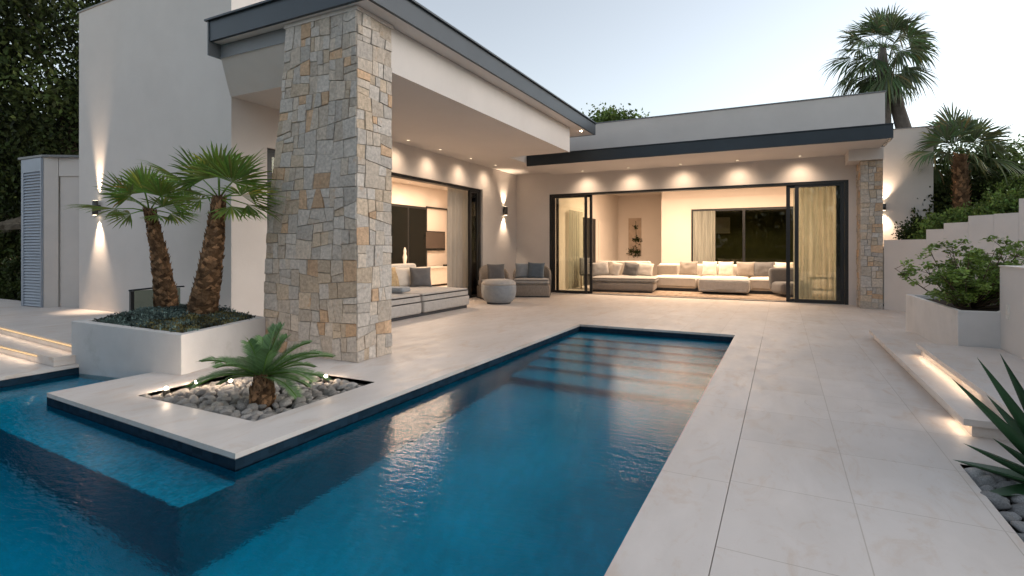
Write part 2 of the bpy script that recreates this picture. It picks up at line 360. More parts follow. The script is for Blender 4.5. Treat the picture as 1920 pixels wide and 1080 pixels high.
# main terrace
def solid_main(x, y):
    if x > RX0 and 1.2 < y < RY1 and x < 3.2: return False
    if x > CJ: return True
    if y > PY1: return True
    if x < IX1 and y > PYI:
        if GX0 < x < GX1 and GY0 < y < GY1: return False
        if x < IX0: return False
        return True
    return False
xs = [IX0, GX0, GX1, IX1, PX1, CJ, RX0, 3.2, 6]
ys = [-5, 1.2, PYI, GY0, GY1, RY1, PY1, 14.3]
def warp(x, y): return isl(x) if abs(y - PYI) < 1e-6 and x <= IX1 + 1e-6 else y
# island and terrace under the porch (plain large slabs), then terrace right of the pool
isl_o = sheet('pavement', M['plainstone'], [IX0, GX0, GX1, IX1], [PYI, GY0, GY1, PY1], lambda x, y: not (GX0 < x < GX1 and GY0 < y < GY1), 0, .04, warp)
sheet('terrace', M['paving'], [CJ + .002, RX0, 3.2, 6], [-5, 1.2, RY1, PY1], lambda x, y: not (RX0 < x < 3.2 and 1.2 < y < RY1), 0, .04)
sheet('terrace', M['paving'], [-7.4, IX0, IX1, CJ, 6], [PY1, 14.25], lambda x, y: True, 0, .04)
sheet('terrace', M['plainstone'], [-7.4, IX0], [4.9, PY1], lambda x, y: True, 0, .04)
# left slab and raised left terrace
mb = MB(); mb.prism([(-22, -5), (PX0, -5), (PX0, 3.4), (-22, 3.6)], -.04, 0); struct(mb.build('pavement', M['plainstone']))
mb = MB(); mb.prism([(-9.6, 3.02), (-7.08, 2.88), (-7.08, 3.3), (-18, 4.0), (-18, 3.55)], .004, .1)
struct(mb.build('steps', M['plainstone']))
mb = MB(); mb.prism([(-18, 4.05), (-9.78, 3.37), (-7.16, 3.12), (-7.7, 4.99), (-11.4, 5.2), (-18, 5.2)], .104, .2)
struct(mb.build('steps', M['plainstone']))
# pool basin (real depth, seen through refracting water)
mb = MB(); ZF = -1.2; ZS = -.32
def wall(a, b, z0, z1, mi=0): mb.poly([(a[0], a[1], z0), (b[0], b[1], z0), (b[0], b[1], z1), (a[0], a[1], z1)], mi)
SY0, SY1 = 1.84, 1.99                                   # shelf front (right end, left end)
PY3 = 3.6
def band(a, b): wall(a, b, ZW - .03, -.035, 1)
edges = [((PX1, -5), (PX1, PY1)), ((PX1, PY1), (IX1, PY1)), ((IX1, PY1), (IX1, isl(IX1))), ((IX1, isl(IX1)), (IX0, isl(IX0))), ((IX0, isl(IX0)), (IX0, PY3)), ((IX0, PY3), (PX0, PY3)), ((PX0, PY3), (PX0, -5)), ((PX0, -5), (PX1, -5))]
for a, b in edges: band(a, b)
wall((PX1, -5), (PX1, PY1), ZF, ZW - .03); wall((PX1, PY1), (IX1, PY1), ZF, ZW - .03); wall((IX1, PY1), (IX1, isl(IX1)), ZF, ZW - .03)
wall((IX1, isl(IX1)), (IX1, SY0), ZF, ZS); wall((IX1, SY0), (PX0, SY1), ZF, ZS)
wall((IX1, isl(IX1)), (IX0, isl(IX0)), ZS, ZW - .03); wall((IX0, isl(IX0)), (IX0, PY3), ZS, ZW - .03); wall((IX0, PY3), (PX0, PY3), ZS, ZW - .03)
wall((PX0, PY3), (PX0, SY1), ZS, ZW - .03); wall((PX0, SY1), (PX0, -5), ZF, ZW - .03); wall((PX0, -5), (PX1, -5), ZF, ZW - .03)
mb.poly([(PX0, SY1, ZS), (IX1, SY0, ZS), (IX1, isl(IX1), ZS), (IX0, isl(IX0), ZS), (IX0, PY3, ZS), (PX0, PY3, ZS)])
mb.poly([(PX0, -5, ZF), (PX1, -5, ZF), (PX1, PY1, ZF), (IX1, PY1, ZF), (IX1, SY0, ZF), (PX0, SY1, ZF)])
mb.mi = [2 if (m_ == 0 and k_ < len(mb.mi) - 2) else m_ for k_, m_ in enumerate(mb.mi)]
struct(mb.build('pool_basin', [M['tile'], M['bandtile'], M['shadedtile']]))
mb = MB(); yy = [8.578, 8.02, 7.62, 7.26, 6.88, 6.45, 5.98]; zz = [-.26, -.40, -.54, -.68, -.82, -.96]
for i, z in enumerate(zz):
    mb.poly([(IX1 + .002, yy[i + 1], z), (PX1 - .002, yy[i + 1], z), (PX1 - .002, yy[i], z), (IX1 + .002, yy[i], z)])
    zl = zz[i + 1] if i < 5 else ZF
    mb.poly([(IX1 + .002, yy[i + 1], zl), (PX1 - .002, yy[i + 1], zl), (PX1 - .002, yy[i + 1], z), (IX1 + .002, yy[i + 1], z)], 1)
struct(mb.build('pool_steps', [M['tile'], tile_mat('shaded_riser_tile', (.01, .29, .42))]))  # risers get a darker tile, painting in shade between the treads
mb = MB()
mb.poly([(PX0, -5, ZW), (PX1, -5, ZW), (PX1, PY1, ZW), (IX1, PY1, ZW), (IX1, isl(IX1), ZW), (IX0, isl(IX0), ZW), (IX0, PY3, ZW), (PX0, PY3, ZW)])
struct(mb.build('pool_water', M['water']))

# garden ground round the terrace
sheet('ground', M['ground'], [-400, -22, PX0 - .02, 6, 400], [-400, -5.02, 14.28, 400], lambda x, y: not (-22 < x < 6 and -5.02 < y < 14.28), -.02, .03)
mb = MB(); mb.poly([(-22, 3.5, -.02), (-7.3, 3.5, -.02), (-7.3, 14.28, -.02), (-22, 14.28, -.02)]); struct(mb.build('ground', M['ground']))

# gravel beds
mb = MB()
for (x0, x1, y0, y1) in ((GX0, GX1, GY0, GY1), (RX0, 3.2, 1.2, RY1)):
    mb.poly([(x0, y0, -.09), (x1, y0, -.09), (x1, y1, -.09), (x0, y1, -.09)])
    for a, b in (((x0, y0), (x1, y0)), ((x1, y0), (x1, y1)), ((x1, y1), (x0, y1)), ((x0, y1), (x0, y0))):
        mb.poly([(*a, -.09), (*b, -.09), (*b, -.002), (*a, -.002)])
struct(mb.build('gravel_bed', M['gravelbase']))
def cobble_mesh(name, seed, mat):
    rnd = random.Random(seed); b = bmesh.new(); bmesh.ops.create_icosphere(b, subdivisions=3, radius=1)
    off = Vector((seed * 3.1, seed * 1.7, seed)); pl = [(Vector((rnd.gauss(0, 1), rnd.gauss(0, 1), rnd.gauss(0, 1))).normalized(), rnd.uniform(.62, .9)) for _ in range(9)]
    for v in b.verts:
        p = v.co.copy()
        for n_, d in pl:
            k = p.dot(n_)
            if k > d: p -= n_ * (k - d) * .85
        p *= 1 + .10 * noise.noise(p * 1.6 + off) + .035 * noise.noise(p * 5 + off)
        v.co = Vector((p.x * rnd.uniform(.999, 1.001), p.y * .82, p.z * .62))
    mb = MB(); mb.bm(b); o = mb.build(name, mat); me = o.data; bpy.data.objects.remove(o); return me
white_me = [cobble_mesh('cobble', s, M['cobble']) for s in range(9)]
grey_me = [cobble_mesh('cobble', s + 20, M['greycobble']) for s in range(6)]
rnd = random.Random(5)
def cobbles(meshes, x0, x1, y0, y1, pitch, size, label, group, skip, layer=0, amt=1.):
    ny = int((y1 - y0) / pitch / .88); nx = int((x1 - x0) / pitch)
    for j in range(ny + 1):
        for i in range(nx + 1):
            x = x0 + .03 + (i + (.5 if j % 2 else 0)) * pitch + rnd.uniform(-.25, .25) * pitch; y = y0 + .03 + j * pitch * .88 + rnd.uniform(-.25, .25) * pitch
            if not (x0 + .02 < x < x1 - .02 and y0 + .02 < y < y1 - .02) or skip(x, y) or rnd.random() > amt: continue
            s = size * rnd.choice((.75, .85, .95, 1.05, 1.2))
            o = bpy.data.objects.new('cobble', rnd.choice(meshes)); C.objects.link(o)
            o.location = (x, y, -.085 + s * .5 + rnd.uniform(0, .02)); o.scale = (s, s * rnd.uniform(.85, 1.1), s * rnd.uniform(.8, 1.1)); o.rotation_euler = (rnd.uniform(-.4, .4), rnd.uniform(-.4, .4), rnd.uniform(0, 6.3))
            tag(o, label, 'cobble', group)
CYC = (-3.99, 3.09)
cobbles(white_me, GX0, GX1, GY0, GY1, .094, .056, 'pale rounded cobble in the square gravel bed around the small cycad', 'pale cobbles in the island bed', lambda x, y: math.hypot(x - CYC[0], y - CYC[1]) < .10)
cobbles(grey_me, RX0, 2.0, 2.3, RY1, .105, .066, 'smooth grey cobble in the bed under the spiky agave at the right edge', 'grey cobbles in the right bed', lambda x, y: y < 1.2 + .95 * (x + .95) or (x - 1.36) ** 2 + (y - 3.92) ** 2 < .008)
mb = MB()
for k in range(1500):
    x, y = rnd.uniform(GX0 + .01, GX1 - .01), rnd.uniform(GY0 + .01, GY1 - .01)
    if k % 3 == 0: x, y = rnd.uniform(RX0 + .01, 2.0), rnd.uniform(2.3, RY1 - .01)
    b = bmesh.new(); bmesh.ops.create_icosphere(b, subdivisions=1, radius=rnd.uniform(.010, .022))
    mb.bm(b, Matrix.Translation((x, y, -.085 + rnd.uniform(0, .012))) @ Matrix.Rotation(rnd.random() * 6, 4, 'X') @ Matrix.Diagonal((1, 1.3, .8, 1)), sm=False)
struct(mb.build('gravel', M['cobble']), 'stuff')

# round access cover let into the terrace
mb = MB(); n = 60
for k in range(n):
    a, b = PI * .92 + 1.25 * PI * k / n, PI * .92 + 1.25 * PI * (k + 1) / n
    mb.poly([(r * math.cos(t), r * math.sin(t), .0) for r, t in ((.2000, a), (.2022, a), (.2022, b), (.2000, b))])
o = mb.build('access_cover', pmat('cover_rim', (.40, .36, .32), .7)); o.location = (.37, 5.10, .0042)
tag(o, 'faint hairline arc of a round cover let into the pale paving right of the pool', 'cover')

# ------------------------------------------------------------------ villa
V = thing('villa', 'white flat roofed villa with dark metal roof edges and a tapered stone pillar', 'house')
XW = -7.12
def bx(name, mat, *boxes, parent=V, bev=0):
    mb = MB()
    for b in boxes: mb.box(*b)
    return mb.build(name, mat, parent)
bx('tower_wall', M['plaster'],
   (-11.37, XW, 5.0, 5.3, -.02, 4.3), (-11.37, -11.07, 5.3, 17.6, -.02, 4.3), (-11.37, XW, 5.0, 13.0, 4.3, 5.56))
bx('parapet_coping', M['greytrim'], (-11.39, XW + .02, 4.98, 13.02, 5.562, 5.585))
bx('porch_wall', M['plaster'], (XW - .3, XW, 5.3, 5.6, 0, 4.3), (XW - .3, XW, 5.6, 12.24, 2.86, 4.3), (XW - .3, XW, 12.24, 14.25, 0, 4.3))
bx('roof', M['soffit'], (-11.37, XW, 13.0, 17.6, 3.7, 4.3))
cb = bx('canopy', M['soffit'], (XW + .002, -4.35, 5.0, 11.37, 3.49, 4.048), (XW + .002, -5.9, 11.372, 14.248, 3.49, 4.048))
# painted face boards on the canopy beam
bx('canopy_beam', M['plaster'], (-4.35, -4.33, 4.98, 11.39, 3.488, 4.045), (XW + .004, -4.352, 4.98, 4.999, 3.488, 4.045))
rf = bx('canopy_roof', M['soffit'], (-6.77, -4.09, 4.49, 4.99, 4.05, 4.30), (XW + .01, -4.09, 4.991, 12.36, 4.05, 4.30))
bx('roof_fascia', M['rooftrim'], (-6.78, -4.045, 4.445, 4.488, 4.046, 4.31), (-4.088, -4.045, 4.489, 12.40, 4.046, 4.31), (XW + .12, -4.089, 12.362, 12.40, 4.046, 4.31))
bx('roof_drip_edge', M['rooftrim'], (-6.84, -4.01, 4.41, 4.47, 4.311, 4.335), (-4.07, -4.01, 4.471, 12.43, 4.311, 4.335))
bx('fascia_return', M['greytrim'], (-6.80, -6.781, 4.43, 4.97, 3.86, 4.31), (-6.77, -5.42, 4.60, 4.975, 3.87, 4.044), (-6.78, -5.42, 4.59, 4.599, 3.86, 3.885))
mb = MB(); n = mb.add([(-6.77, 4.602, 3.868), (-5.42, 4.602, 3.868), (-5.42, 4.977, 3.495), (-7.11, 4.977, 3.495), (-6.77, 4.978, 3.868), (-5.42, 4.978, 3.868)])
for q in ((0, 1, 2, 3), (0, 4, 5, 1), (0, 3, 4), (1, 5, 2), (2, 5, 4, 3)): mb.face([n + k for k in q])
mb.build('splayed_beam', M['plaster'], V)
# garden wing
bx('garden_wing_wall', M['plaster'], (XW, -6.05, 14.25, 14.5, 0, 3.60), (1.345, 1.9, 14.25, 14.5, 0, 3.42), (-6.05, -5.9, 14.25, 14.5, 2.86, 3.60), (-5.9, 1.345, 14.25, 14.5, 2.86, 3.42))
bx('eave', M['soffit'], (-5.9, 1.84, 12.44, 14.6, 3.42, 3.67))
bx('eave_beam', M['plaster'], (1.27, 1.9, 13.50, 14.248, 3.18, 3.418))
ev = bx('eave_fascia', M['rooftrim'], (-5.9, 1.90, 12.40, 12.438, 3.415, 3.685), (1.842, 1.90, 12.44, 13.4, 3.415, 3.685), (-5.92, 1.93, 12.37, 12.41, 3.686, 3.70))
bx('eave_roof', M['greytrim'], (-5.9, 1.84, 12.44, 13.4, 3.672, 3.69))
bx('parapet_wall', M['plaster'], (-7.1, 1.91, 13.4, 22, 3.692, 4.56))
bx('parapet_trim', M['greytrim'], (-7.12, 1.93, 13.38, 22.02, 4.562, 4.585))
bx('outer_wall', M['plaster'], (1.7, 1.905, 14.52, 22, 0, 3.69), (-6.4, -6.15, 14.52, 22, 0, 3.69), (-6.15, 1.7, 21.75, 22, 0, 3.69))
# vent stub on the parapet
bx('vent_cap', M['greytrim'], (-2.62, -2.46, 15.0, 15.16, 4.586, 4.78), (-2.66, -2.42, 14.96, 15.2, 4.782, 4.82))

# --- stone cladding: irregular ashlar blocks set in mortar
def split(poly, rnd, smin):
    """recursively cut a convex polygon into rough blocks"""
    xs = [p[0] for p in poly]; ys = [p[1] for p in poly]; wx, wy = max(xs) - min(xs), max(ys) - min(ys)
    lim = smin * rnd.choice((1., 1.25, 1.5, 1.9))
    if max(wx, wy) < lim: return [poly]
    vert = wx * rnd.uniform(.75, 1.25) > wy * 1.0
    t = rnd.uniform(.34, .66); sl = rnd.uniform(-.10, .10) + (rnd.uniform(-.25, .25) if rnd.random() < .16 else 0)
    if vert: c = min(xs) + wx * t; n_ = Vector((1, sl)); d = n_.dot(Vector((c, (min(ys) + max(ys)) / 2)))
    else: c = min(ys) + wy * t; n_ = Vector((sl, 1)); d = n_.dot(Vector(((min(xs) + max(xs)) / 2, c)))
    A, B = [], []; k = len(poly)
    for i in range(k):
        p, q = Vector(poly[i]), Vector(poly[(i + 1) % k]); a, b = n_.dot(p) - d, n_.dot(q) - d
        (A if a >= 0 else B).append(tuple(p))
        if a * b < 0: m_ = p.lerp(q, a / (a - b)); A.append(tuple(m_)); B.append(tuple(m_))
    if len(A) < 3 or len(B) < 3: return [poly]
    return split(A, rnd, smin) + split(B, rnd, smin)
def inset(poly, g):
    c = Vector((sum(p[0] for p in poly) / len(poly), sum(p[1] for p in poly) / len(poly))); out = []
    k = len(poly)
    for i in range(k):
        p0, p1, p2 = Vector(poly[i - 1]), Vector(poly[i]), Vector(poly[(i + 1) % k])
        d1 = (p1 - p0).normalized(); d2 = (p2 - p1).normalized(); n1 = Vector((-d1.y, d1.x)); n2 = Vector((-d2.y, d2.x))
        if n1.dot(c - p1) < 0: n1 = -n1
        if n2.dot(c - p1) < 0: n2 = -n2
        bi = (n1 + n2); L = bi.length
        if L < .2: out.append(tuple(p1 + n1 * g)); continue
        bi /= L; out.append(tuple(p1 + bi * (g / max(.5, bi.dot(n1)))))
    return out
def stone_col(rnd, warm):
    r_ = rnd.random()
    if r_ < warm * .35: c = (.54, .37, .24)
    elif r_ < warm * .8: c = (.50, .40, .30)
    elif r_ < warm * 1.9: c = (.50, .425, .35)
    else: c = (.49, .44, .39)
    k = rnd.uniform(.84, 1.16); return tuple(x * k for x in c)
def clad(mb, f3, w, h, smin, seed, warm, gap=.0017, relief=.022, ndir=Vector((0, -1, 0))):
    """f3(u, v, out) -> 3d point"""
    rnd = random.Random(seed)
    polys = []
    nb = max(1, round(h / (w * 1.1)))
    for k in range(nb): polys += split([(0, h * k / nb), (w, h * k / nb), (w, h * (k + 1) / nb), (0, h * (k + 1) / nb)], rnd, smin)
    for p in polys:
        area = abs(sum(p[i][0] * p[(i + 1) % len(p)][1] - p[(i + 1) % len(p)][0] * p[i][1] for i in range(len(p)))) / 2
        # merge-like look: some corners nibbled off
        q0 = inset(p, gap * rnd.uniform(.5, 1.5)); q1 = inset(p, gap * 1.2 + .0045)
        o1 = rnd.uniform(.003, relief); tl = rnd.uniform(-.004, .004), rnd.uniform(-.004, .004)
        c = stone_col(rnd, warm); k = len(p)
        cx = sum(a for a, b in p) / k; cy = sum(b for a, b in p) / k
        # densify edges for slightly uneven outlines
        def dens(q):
            out = []
            for i in range(len(q)):
                a, b = Vector(q[i]), Vector(q[(i + 1) % len(q)]); out.append(tuple(a))
                nn = max(1, int((b - a).length / .05))
                for s_ in range(1, nn): m_ = a.lerp(b, s_ / nn); nz = noise.noise(Vector((m_.x * 14, m_.y * 14, seed))) * .006; out.append((m_.x + nz, m_.y + nz * .7))
            return out
        Q0 = dens(q0); Q1 = [((a - cx) * (1 - .0045 / max(.03, abs(a - cx) + .02)) + cx, (b - cy) * (1 - .0045 / max(.03, abs(b - cy) + .02)) + cy) for a, b in Q0]
        n = mb.add([f3(a, b, 0) for a, b in Q0] + [f3(a, b, o1 + tl[0] * (a - cx) * 20 * .3 + tl[1] * (b - cy) * 6 + .003 * noise.noise(Vector((a * 20, b * 20, 1)))) for a, b in Q1])
        K = len(Q0)
        for i in range(K): j = (i + 1) % K; mb.face([n + i, n + j, n + K + j, n + K + i], 0, c)
        m_ = mb.add([f3(cx, cy, o1 + .003 * rnd.random())])
        for i in range(K): mb.face([n + K + i, n + K + (i + 1) % K, m_], 0, c)

PXR, PY0, PYB, PZ = -4.30, 4.56, 5.15, 4.0
prof = [(0, -5.86), (.8, -5.84), (1.4, -5.80), (2.0, -5.73), (2.5, -5.64), (3.0, -5.55), (3.5, -5.49), (4.0, -5.44)]
def left_x(z):
    for (a, xa), (b, xb) in zip(prof, prof[1:]):
        if z <= b: return xa + (xb - xa) * max(0, z - a) / (b - a)
    return prof[-1][1]
pl = bpy.data.objects.new('stone_pillar', None); C.objects.link(pl); pl.parent = V
mb = MB(); W0 = PXR - prof[0][1]
clad(mb, lambda u, v, o: (left_x(v) + (PXR - left_x(v)) * u / W0, PY0 - o, v), W0, PZ, .185, 14, .30)
clad(mb, lambda u, v, o: (PXR + o, PY0 - .008 + u, v), PYB - PY0 + .008, PZ, .18, 29, .26)
clad(mb, lambda u, v, o: (left_x(v) - o, PYB - u, v), PYB - PY0, PZ, .2, 31, .2)
mb.build('masonry', M['stone'], pl, True)
mb = MB(); zs = [p[0] for p in prof]
for (a, xa), (b, xb) in zip(prof, prof[1:]):
    n = mb.add([(xa, PY0, a), (PXR, PY0, a), (PXR, PYB, a), (xa, PYB, a), (xb, PY0, b), (PXR, PY0, b), (PXR, PYB, b), (xb, PYB, b)])
    for q in ((0, 1, 5, 4), (1, 2, 6, 5), (2, 3, 7, 6), (3, 0, 4, 7)): mb.face([n + k for k in q])
mb.build('mortar_core', M['mortar'], pl)
MB().box(-5.47, PXR + .022, PY0 - .022, PYB + .02, PZ, PZ + .045).build('capstone', M['plainstone'], pl)
# garden wing stone column
SX0, SX1, SY = 1.50, 1.905, 13.62
pc = bpy.data.objects.new('stone_column', None); C.objects.link(pc); pc.parent = V
mb = MB(); clad(mb, lambda u, v, o: (SX0 + u, SY - o, v), SX1 - SX0, 3.175, .14, 51, .40, .003, .022)
clad(mb, lambda u, v, o: (SX0 - o, SY + .6 - u, v), .6, 3.175, .13, 52, .42, .006, .02)
mb.build('masonry', M['stone'], pc, True)
MB().box(SX0 + .001, SX1, SY + .001, 14.247, 0, 3.175).build('mortar_core', M['mortar'], pc)

# --- interiors
bx('interior_floor', M['plainstone'], (-11.07, XW - .3, 5.3, 17.3, -.03, .003), (XW - .3, XW, 5.6, 12.24, -.03, .002), (-6.15, 1.7, 14.26, 21.75, -.03, .003))
bx('interior_wall', M['inner'], (-11.07, -11.0, 5.3, 17.3, .004, 3.4), (-11.0, XW - .3, 17.3, 17.4, .004, 3.4), (XW - .36, XW - .302, 12.3, 17.3, .004, 3.4),
   (-6.15, -6.06, 14.51, 21.6, .004, 3.45), (-6.06, 1.6, 21.6, 21.7, .004, 3.45), (1.6, 1.69, 14.51, 21.6, .004, 3.45))
bx('inner_partition', M['inner'], (-3.89, -2.86, 19.5, 19.7, .004, 3.05), (-2.86, .42, 19.5, 19.7, 2.66, 3.05), (.42, 1.598, 19.5, 19.7, .004, 3.05), (-3.89, 1.598, 19.55, 19.7, 3.051, 3.44))
bx('ceiling', M['inner'], (-11.07, XW - .3, 5.3, 17.4, 3.401, 3.6), (-6.15, 1.7, 14.51, 21.7, 3.451, 3.6))

def door_leaf(a, b, yy, z0, z1, fw, axis='x', gm='glass', d=.05, handle=False):
    """one sliding leaf between a and b along axis at offset yy"""
    def B(mb, p0, p1, q0, q1, r0, r1):
        if axis == 'x': mb.box(p0, p1, q0, q1, r0, r1)
        else: mb.box(q0, q1, p0, p1, r0, r1)
    mb = MB(); B(mb, a, a + fw, yy, yy + d, z0, z1); B(mb, b - fw, b, yy, yy + d, z0, z1)
    B(mb, a + fw, b - fw, yy, yy + d, z0, z0 + fw * .8); B(mb, a + fw, b - fw, yy, yy + d, z1 - fw * .7, z1)
    o = mb.build('sliding_door', M['frame'], V)
    mb = MB(); B(mb, a + fw, b - fw, yy + d / 2 - .004, yy + d / 2 + .004, z0 + fw * .8, z1 - fw * .7); mb.build('glass', M[gm], o)
    return o
# garden wing opening x -6.05..1.345
bx('door_frame', M['frame'], (-6.05, -5.98, 14.27, 14.49, .002, 2.86), (1.275, 1.345, 14.27, 14.49, .002, 2.86), (-5.98, 1.275, 14.27, 14.49, 2.80, 2.86), (-5.98, 1.275, 14.30, 14.47, .004, .012))
for a, b, y in ((-5.97, -4.92, 14.30), (-5.90, -4.80, 14.40)): door_leaf(a, b, y, .014, 2.80, .075)
for a, b, y in ((.08, 1.20, 14.40), (.26, 1.27, 14.30)): door_leaf(a, b, y, .014, 2.80, .085)
# porch opening
bx('door_frame', M['frame'], (XW - .24, XW - .06, 12.14, 12.24, .004, 2.86), (XW - .24, XW - .06, 5.6, 5.66, .004, 2.86), (XW - .24, XW - .06, 5.66, 12.14, 2.80, 2.86))
for a, b, y in ((11.72, 12.13, XW - .12), (11.80, 12.12, XW - .19)): door_leaf(a, b, y, .01, 2.80, .07, 'y')
for a, b, y in ((5.67, 6.9, XW - .12), (5.68, 6.98, XW - .19)): door_leaf(a, b, y, .01, 2.80, .07, 'y', 'darkglass')
# inner glazing of the garden room
bx('window_frame', M['frame'], (-2.855, -2.79, 19.5, 19.6, .01, 2.655), (-1.20, -1.12, 19.5, 19.6, .01, 2.655), (.35, .415, 19.5, 19.6, .01, 2.655), (-2.79, -1.2, 19.5, 19.6, 2.58, 2.655), (-1.12, .35, 19.5, 19.6, 2.58, 2.655), (-2.79, -1.2, 19.5, 19.6, .01, .06), (-1.12, .35, 19.5, 19.6, .01, .06))
bx('window_glass', M['darkglass'], (-2.79, -1.2, 19.545, 19.553, .06, 2.58), (-1.12, .35, 19.545, 19.553, .06, 2.58))
# left inner door, dark
bx('inner_door', M['frame'], (-6.055, -6.03, 17.2, 18.5, .01, 2.35)); bx('inner_door_panel', M['inner'], (-6.055, -6.03, 18.9, 20.6, .01, 2.3))
# dark far wall behind the glazing (night garden)
bx('courtyard_wall', M['olive'], (-3.7, 1.58, 21.5, 21.59, .01, 3.4))
bx('reflection_panel', M['inner'], (-2.55, -1.75, 21.3, 21.49, 1.85, 2.45))  # pale panel imitating a reflection in the window glass
# porch room feature wall: framed mirror-dark glazing and television niche
bx('wall_window', M['frame'], (-10.998, -10.93, 12.0, 14.98, .55, 2.70), )
bx('wall_window_pane', M['screen'], (-10.929, -10.92, 12.1, 13.9, .62, 2.62), (-10.929, -10.92, 14.0, 14.9, .62, 2.62))
bx('wall_panel', M['frame'], (-10.998, -10.93, 16.30, 16.38, .3, 2.74), (-10.998, -10.93, 14.982, 16.30, 2.69, 2.74))

# ------------------------------------------------------------------ curtains
def curtain(name, label, p0, p1, z0, z1, folds, amp, mat, seed=0, group=None):
    mb = MB(); n = folds * 8; p0, p1 = Vector(p0), Vector(p1); d = (p1 - p0); nn = Vector((-d.y, d.x)).normalized(); rnd = random.Random(seed)
    ph = [rnd.uniform(.6, 1.3) for _ in range(folds + 1)]; rows = 9; idx = []
    for r_ in range(rows + 1):
        t = r_ / rows; row = []
        for k in range(n + 1):
            s_ = k / n; a = amp * ph[int(s_ * folds)] * (.55 + .45 * (1 - t)) * math.sin(s_ * folds * 2 * PI + .5 * math.sin(t * 3 + k * .1))
            q = p0 + d * s_ + nn * a; row.append((q.x, q.y, z0 + (z1 - z0) * t))
        idx.append(mb.add(row))
    for a, b in zip(idx, idx[1:]):
        for k in range(n): mb.face([a + k, a + k + 1, b + k + 1, b + k], 0, (1, 1, 1), True)
    o = mb.build(name, mat); m_ = o.modifiers.new('thick', 'SOLIDIFY'); m_.thickness = .006
    return tag(o, label, 'curtain', group)
curtain('curtain', 'pale linen curtain gathered at the right end of the porch doorway behind the armchair', (-7.50, 11.15), (-7.46, 12.1), .02, 2.84, 6, .05, M['curtain'], 1)
curtain('curtain', 'sheer greenish curtain behind the right sliding glass panels of the garden room', (.25, 15.0), (1.5, 15.15), .02, 3.3, 10, .04, M['sheer'], 2)
curtain('curtain', 'sheer curtain behind the left sliding glass panel of the garden room', (-5.95, 15.6), (-5.95, 16.9), .02, 2.5, 7, .04, M['sheer'], 3)
curtain('curtain', 'full length drape at the left side of the dark window behind the sectional sofa', (-2.78, 19.38), (-2.05, 19.38), .02, 2.58, 7, .035, M['sheer'], 4)

# ------------------------------------------------------------------ lamps
def wall_lamp(loc, out, label, up, dn, spread=R(30), spread_dn=None, hgt=.24, rad=.055):
    """cylinder lamp throwing light up and down the wall; out = direction away from the wall"""
    o = Vector(out); t = thing('wall_lamp', label, 'wall lamp', loc)
    c = o * .07
    mb = MB(); mb.lathe([(rad, -hgt / 2), (rad, hgt / 2)], 24, 0, (c.x, c.y, 0)); mb.build('lamp_body', M['lampbody'], t)
    a = o * .0; mb = MB(); q = Vector((-o.y, o.x, 0)) * .03
    mb.prism([(a.x - q.x, a.y - q.y), (a.x + q.x, a.y + q.y), (c.x + q.x, c.y + q.y), (c.x - q.x, c.y - q.y)], -.05, .05); mb.build('bracket', M['lampbody'], t)
    for s_ in (1, -1):
        mb = MB(); mb.lathe([(rad * .8, s_ * hgt / 2 + s_ * .001), (rad * .8, s_ * hgt / 2 + s_ * .003)], 20, 0, (c.x, c.y, 0)); mb.build('lens', M['lens'], t)
        p_ = up if s_ > 0 else dn
        light('SPOT', 'spot', t, (c.x, c.y, s_ * (hgt / 2 + .02)), p_, aim=(-o.x * .07, -o.y * .07, s_), spot_size=(spread if s_ > 0 or not spread_dn else spread_dn) * 2, spot_blend=1., shadow_soft_size=.045)
    return t
wall_lamp((-10.67, 5.0, 2.0), (0, -1, 0), 'dark cylinder wall lamp lighting the tall plain wall beside the two palms', 125, 85, R(17), R(27), .25, .045)
wall_lamp((XW, 13.42, 2.36), (1, 0, 0), 'small wall lamp above the two outdoor armchairs near the inner corner', 38, 42, R(42), None, .24, .06)
wall_lamp((2.08, 14.88, 2.25), (0, -1, 0), 'wall lamp glowing on the garden wall just right of the stone column', 45, 45, R(46), None, .16, .05)

def downlight(x, y, z, label, power, aim, size=R(62), lens='softlens', grp=None, r=.028):
    t = thing('recessed_spotlight', label, 'ceiling light', (x, y, z), 0, grp)
    mb = MB(); mb.lathe([(r * 1.35, -.006), (r * 1.35, -.001)], 20); mb.build('trim_ring', M['whitepl'], t)
    mb = MB(); mb.lathe([(r, -.009), (r, -.0065)], 20); mb.build('lens', M[lens], t)
    light('SPOT', 'spot', t, (0, 0, -.02), power, aim=aim, spot_size=size * 2, spot_blend=1., shadow_soft_size=.2)
for k, y in enumerate((6.4, 7.5, 8.62, 9.75, 11.05, 12.30)):
    downlight(XW + .36, y, 3.49, ('hidden', 'hidden', 'first visible', 'second visible', 'third visible', 'fourth visible')[k] + ' recessed spotlight of the porch ceiling row, counted from the stone pillar', 22, (-.55, 0, -1), R(56), grp='porch ceiling spotlights')
for k, x in enumerate((-4.89, -3.62, -2.29, -.97, .36)):
    downlight(x, 13.86, 3.42, ('leftmost', 'second from left', 'middle', 'fourth from left', 'rightmost')[k] + ' of the five eave spotlights over the wide glass doors', 27, (0, .55, -1), R(58), grp='eave spotlights over the glass doors')
downlight(-4.2, 11.8, 4.05, 'lone bright spotlight under the far end of the dark canopy roof', 4, (0, 0, -1), R(60), 'hot')

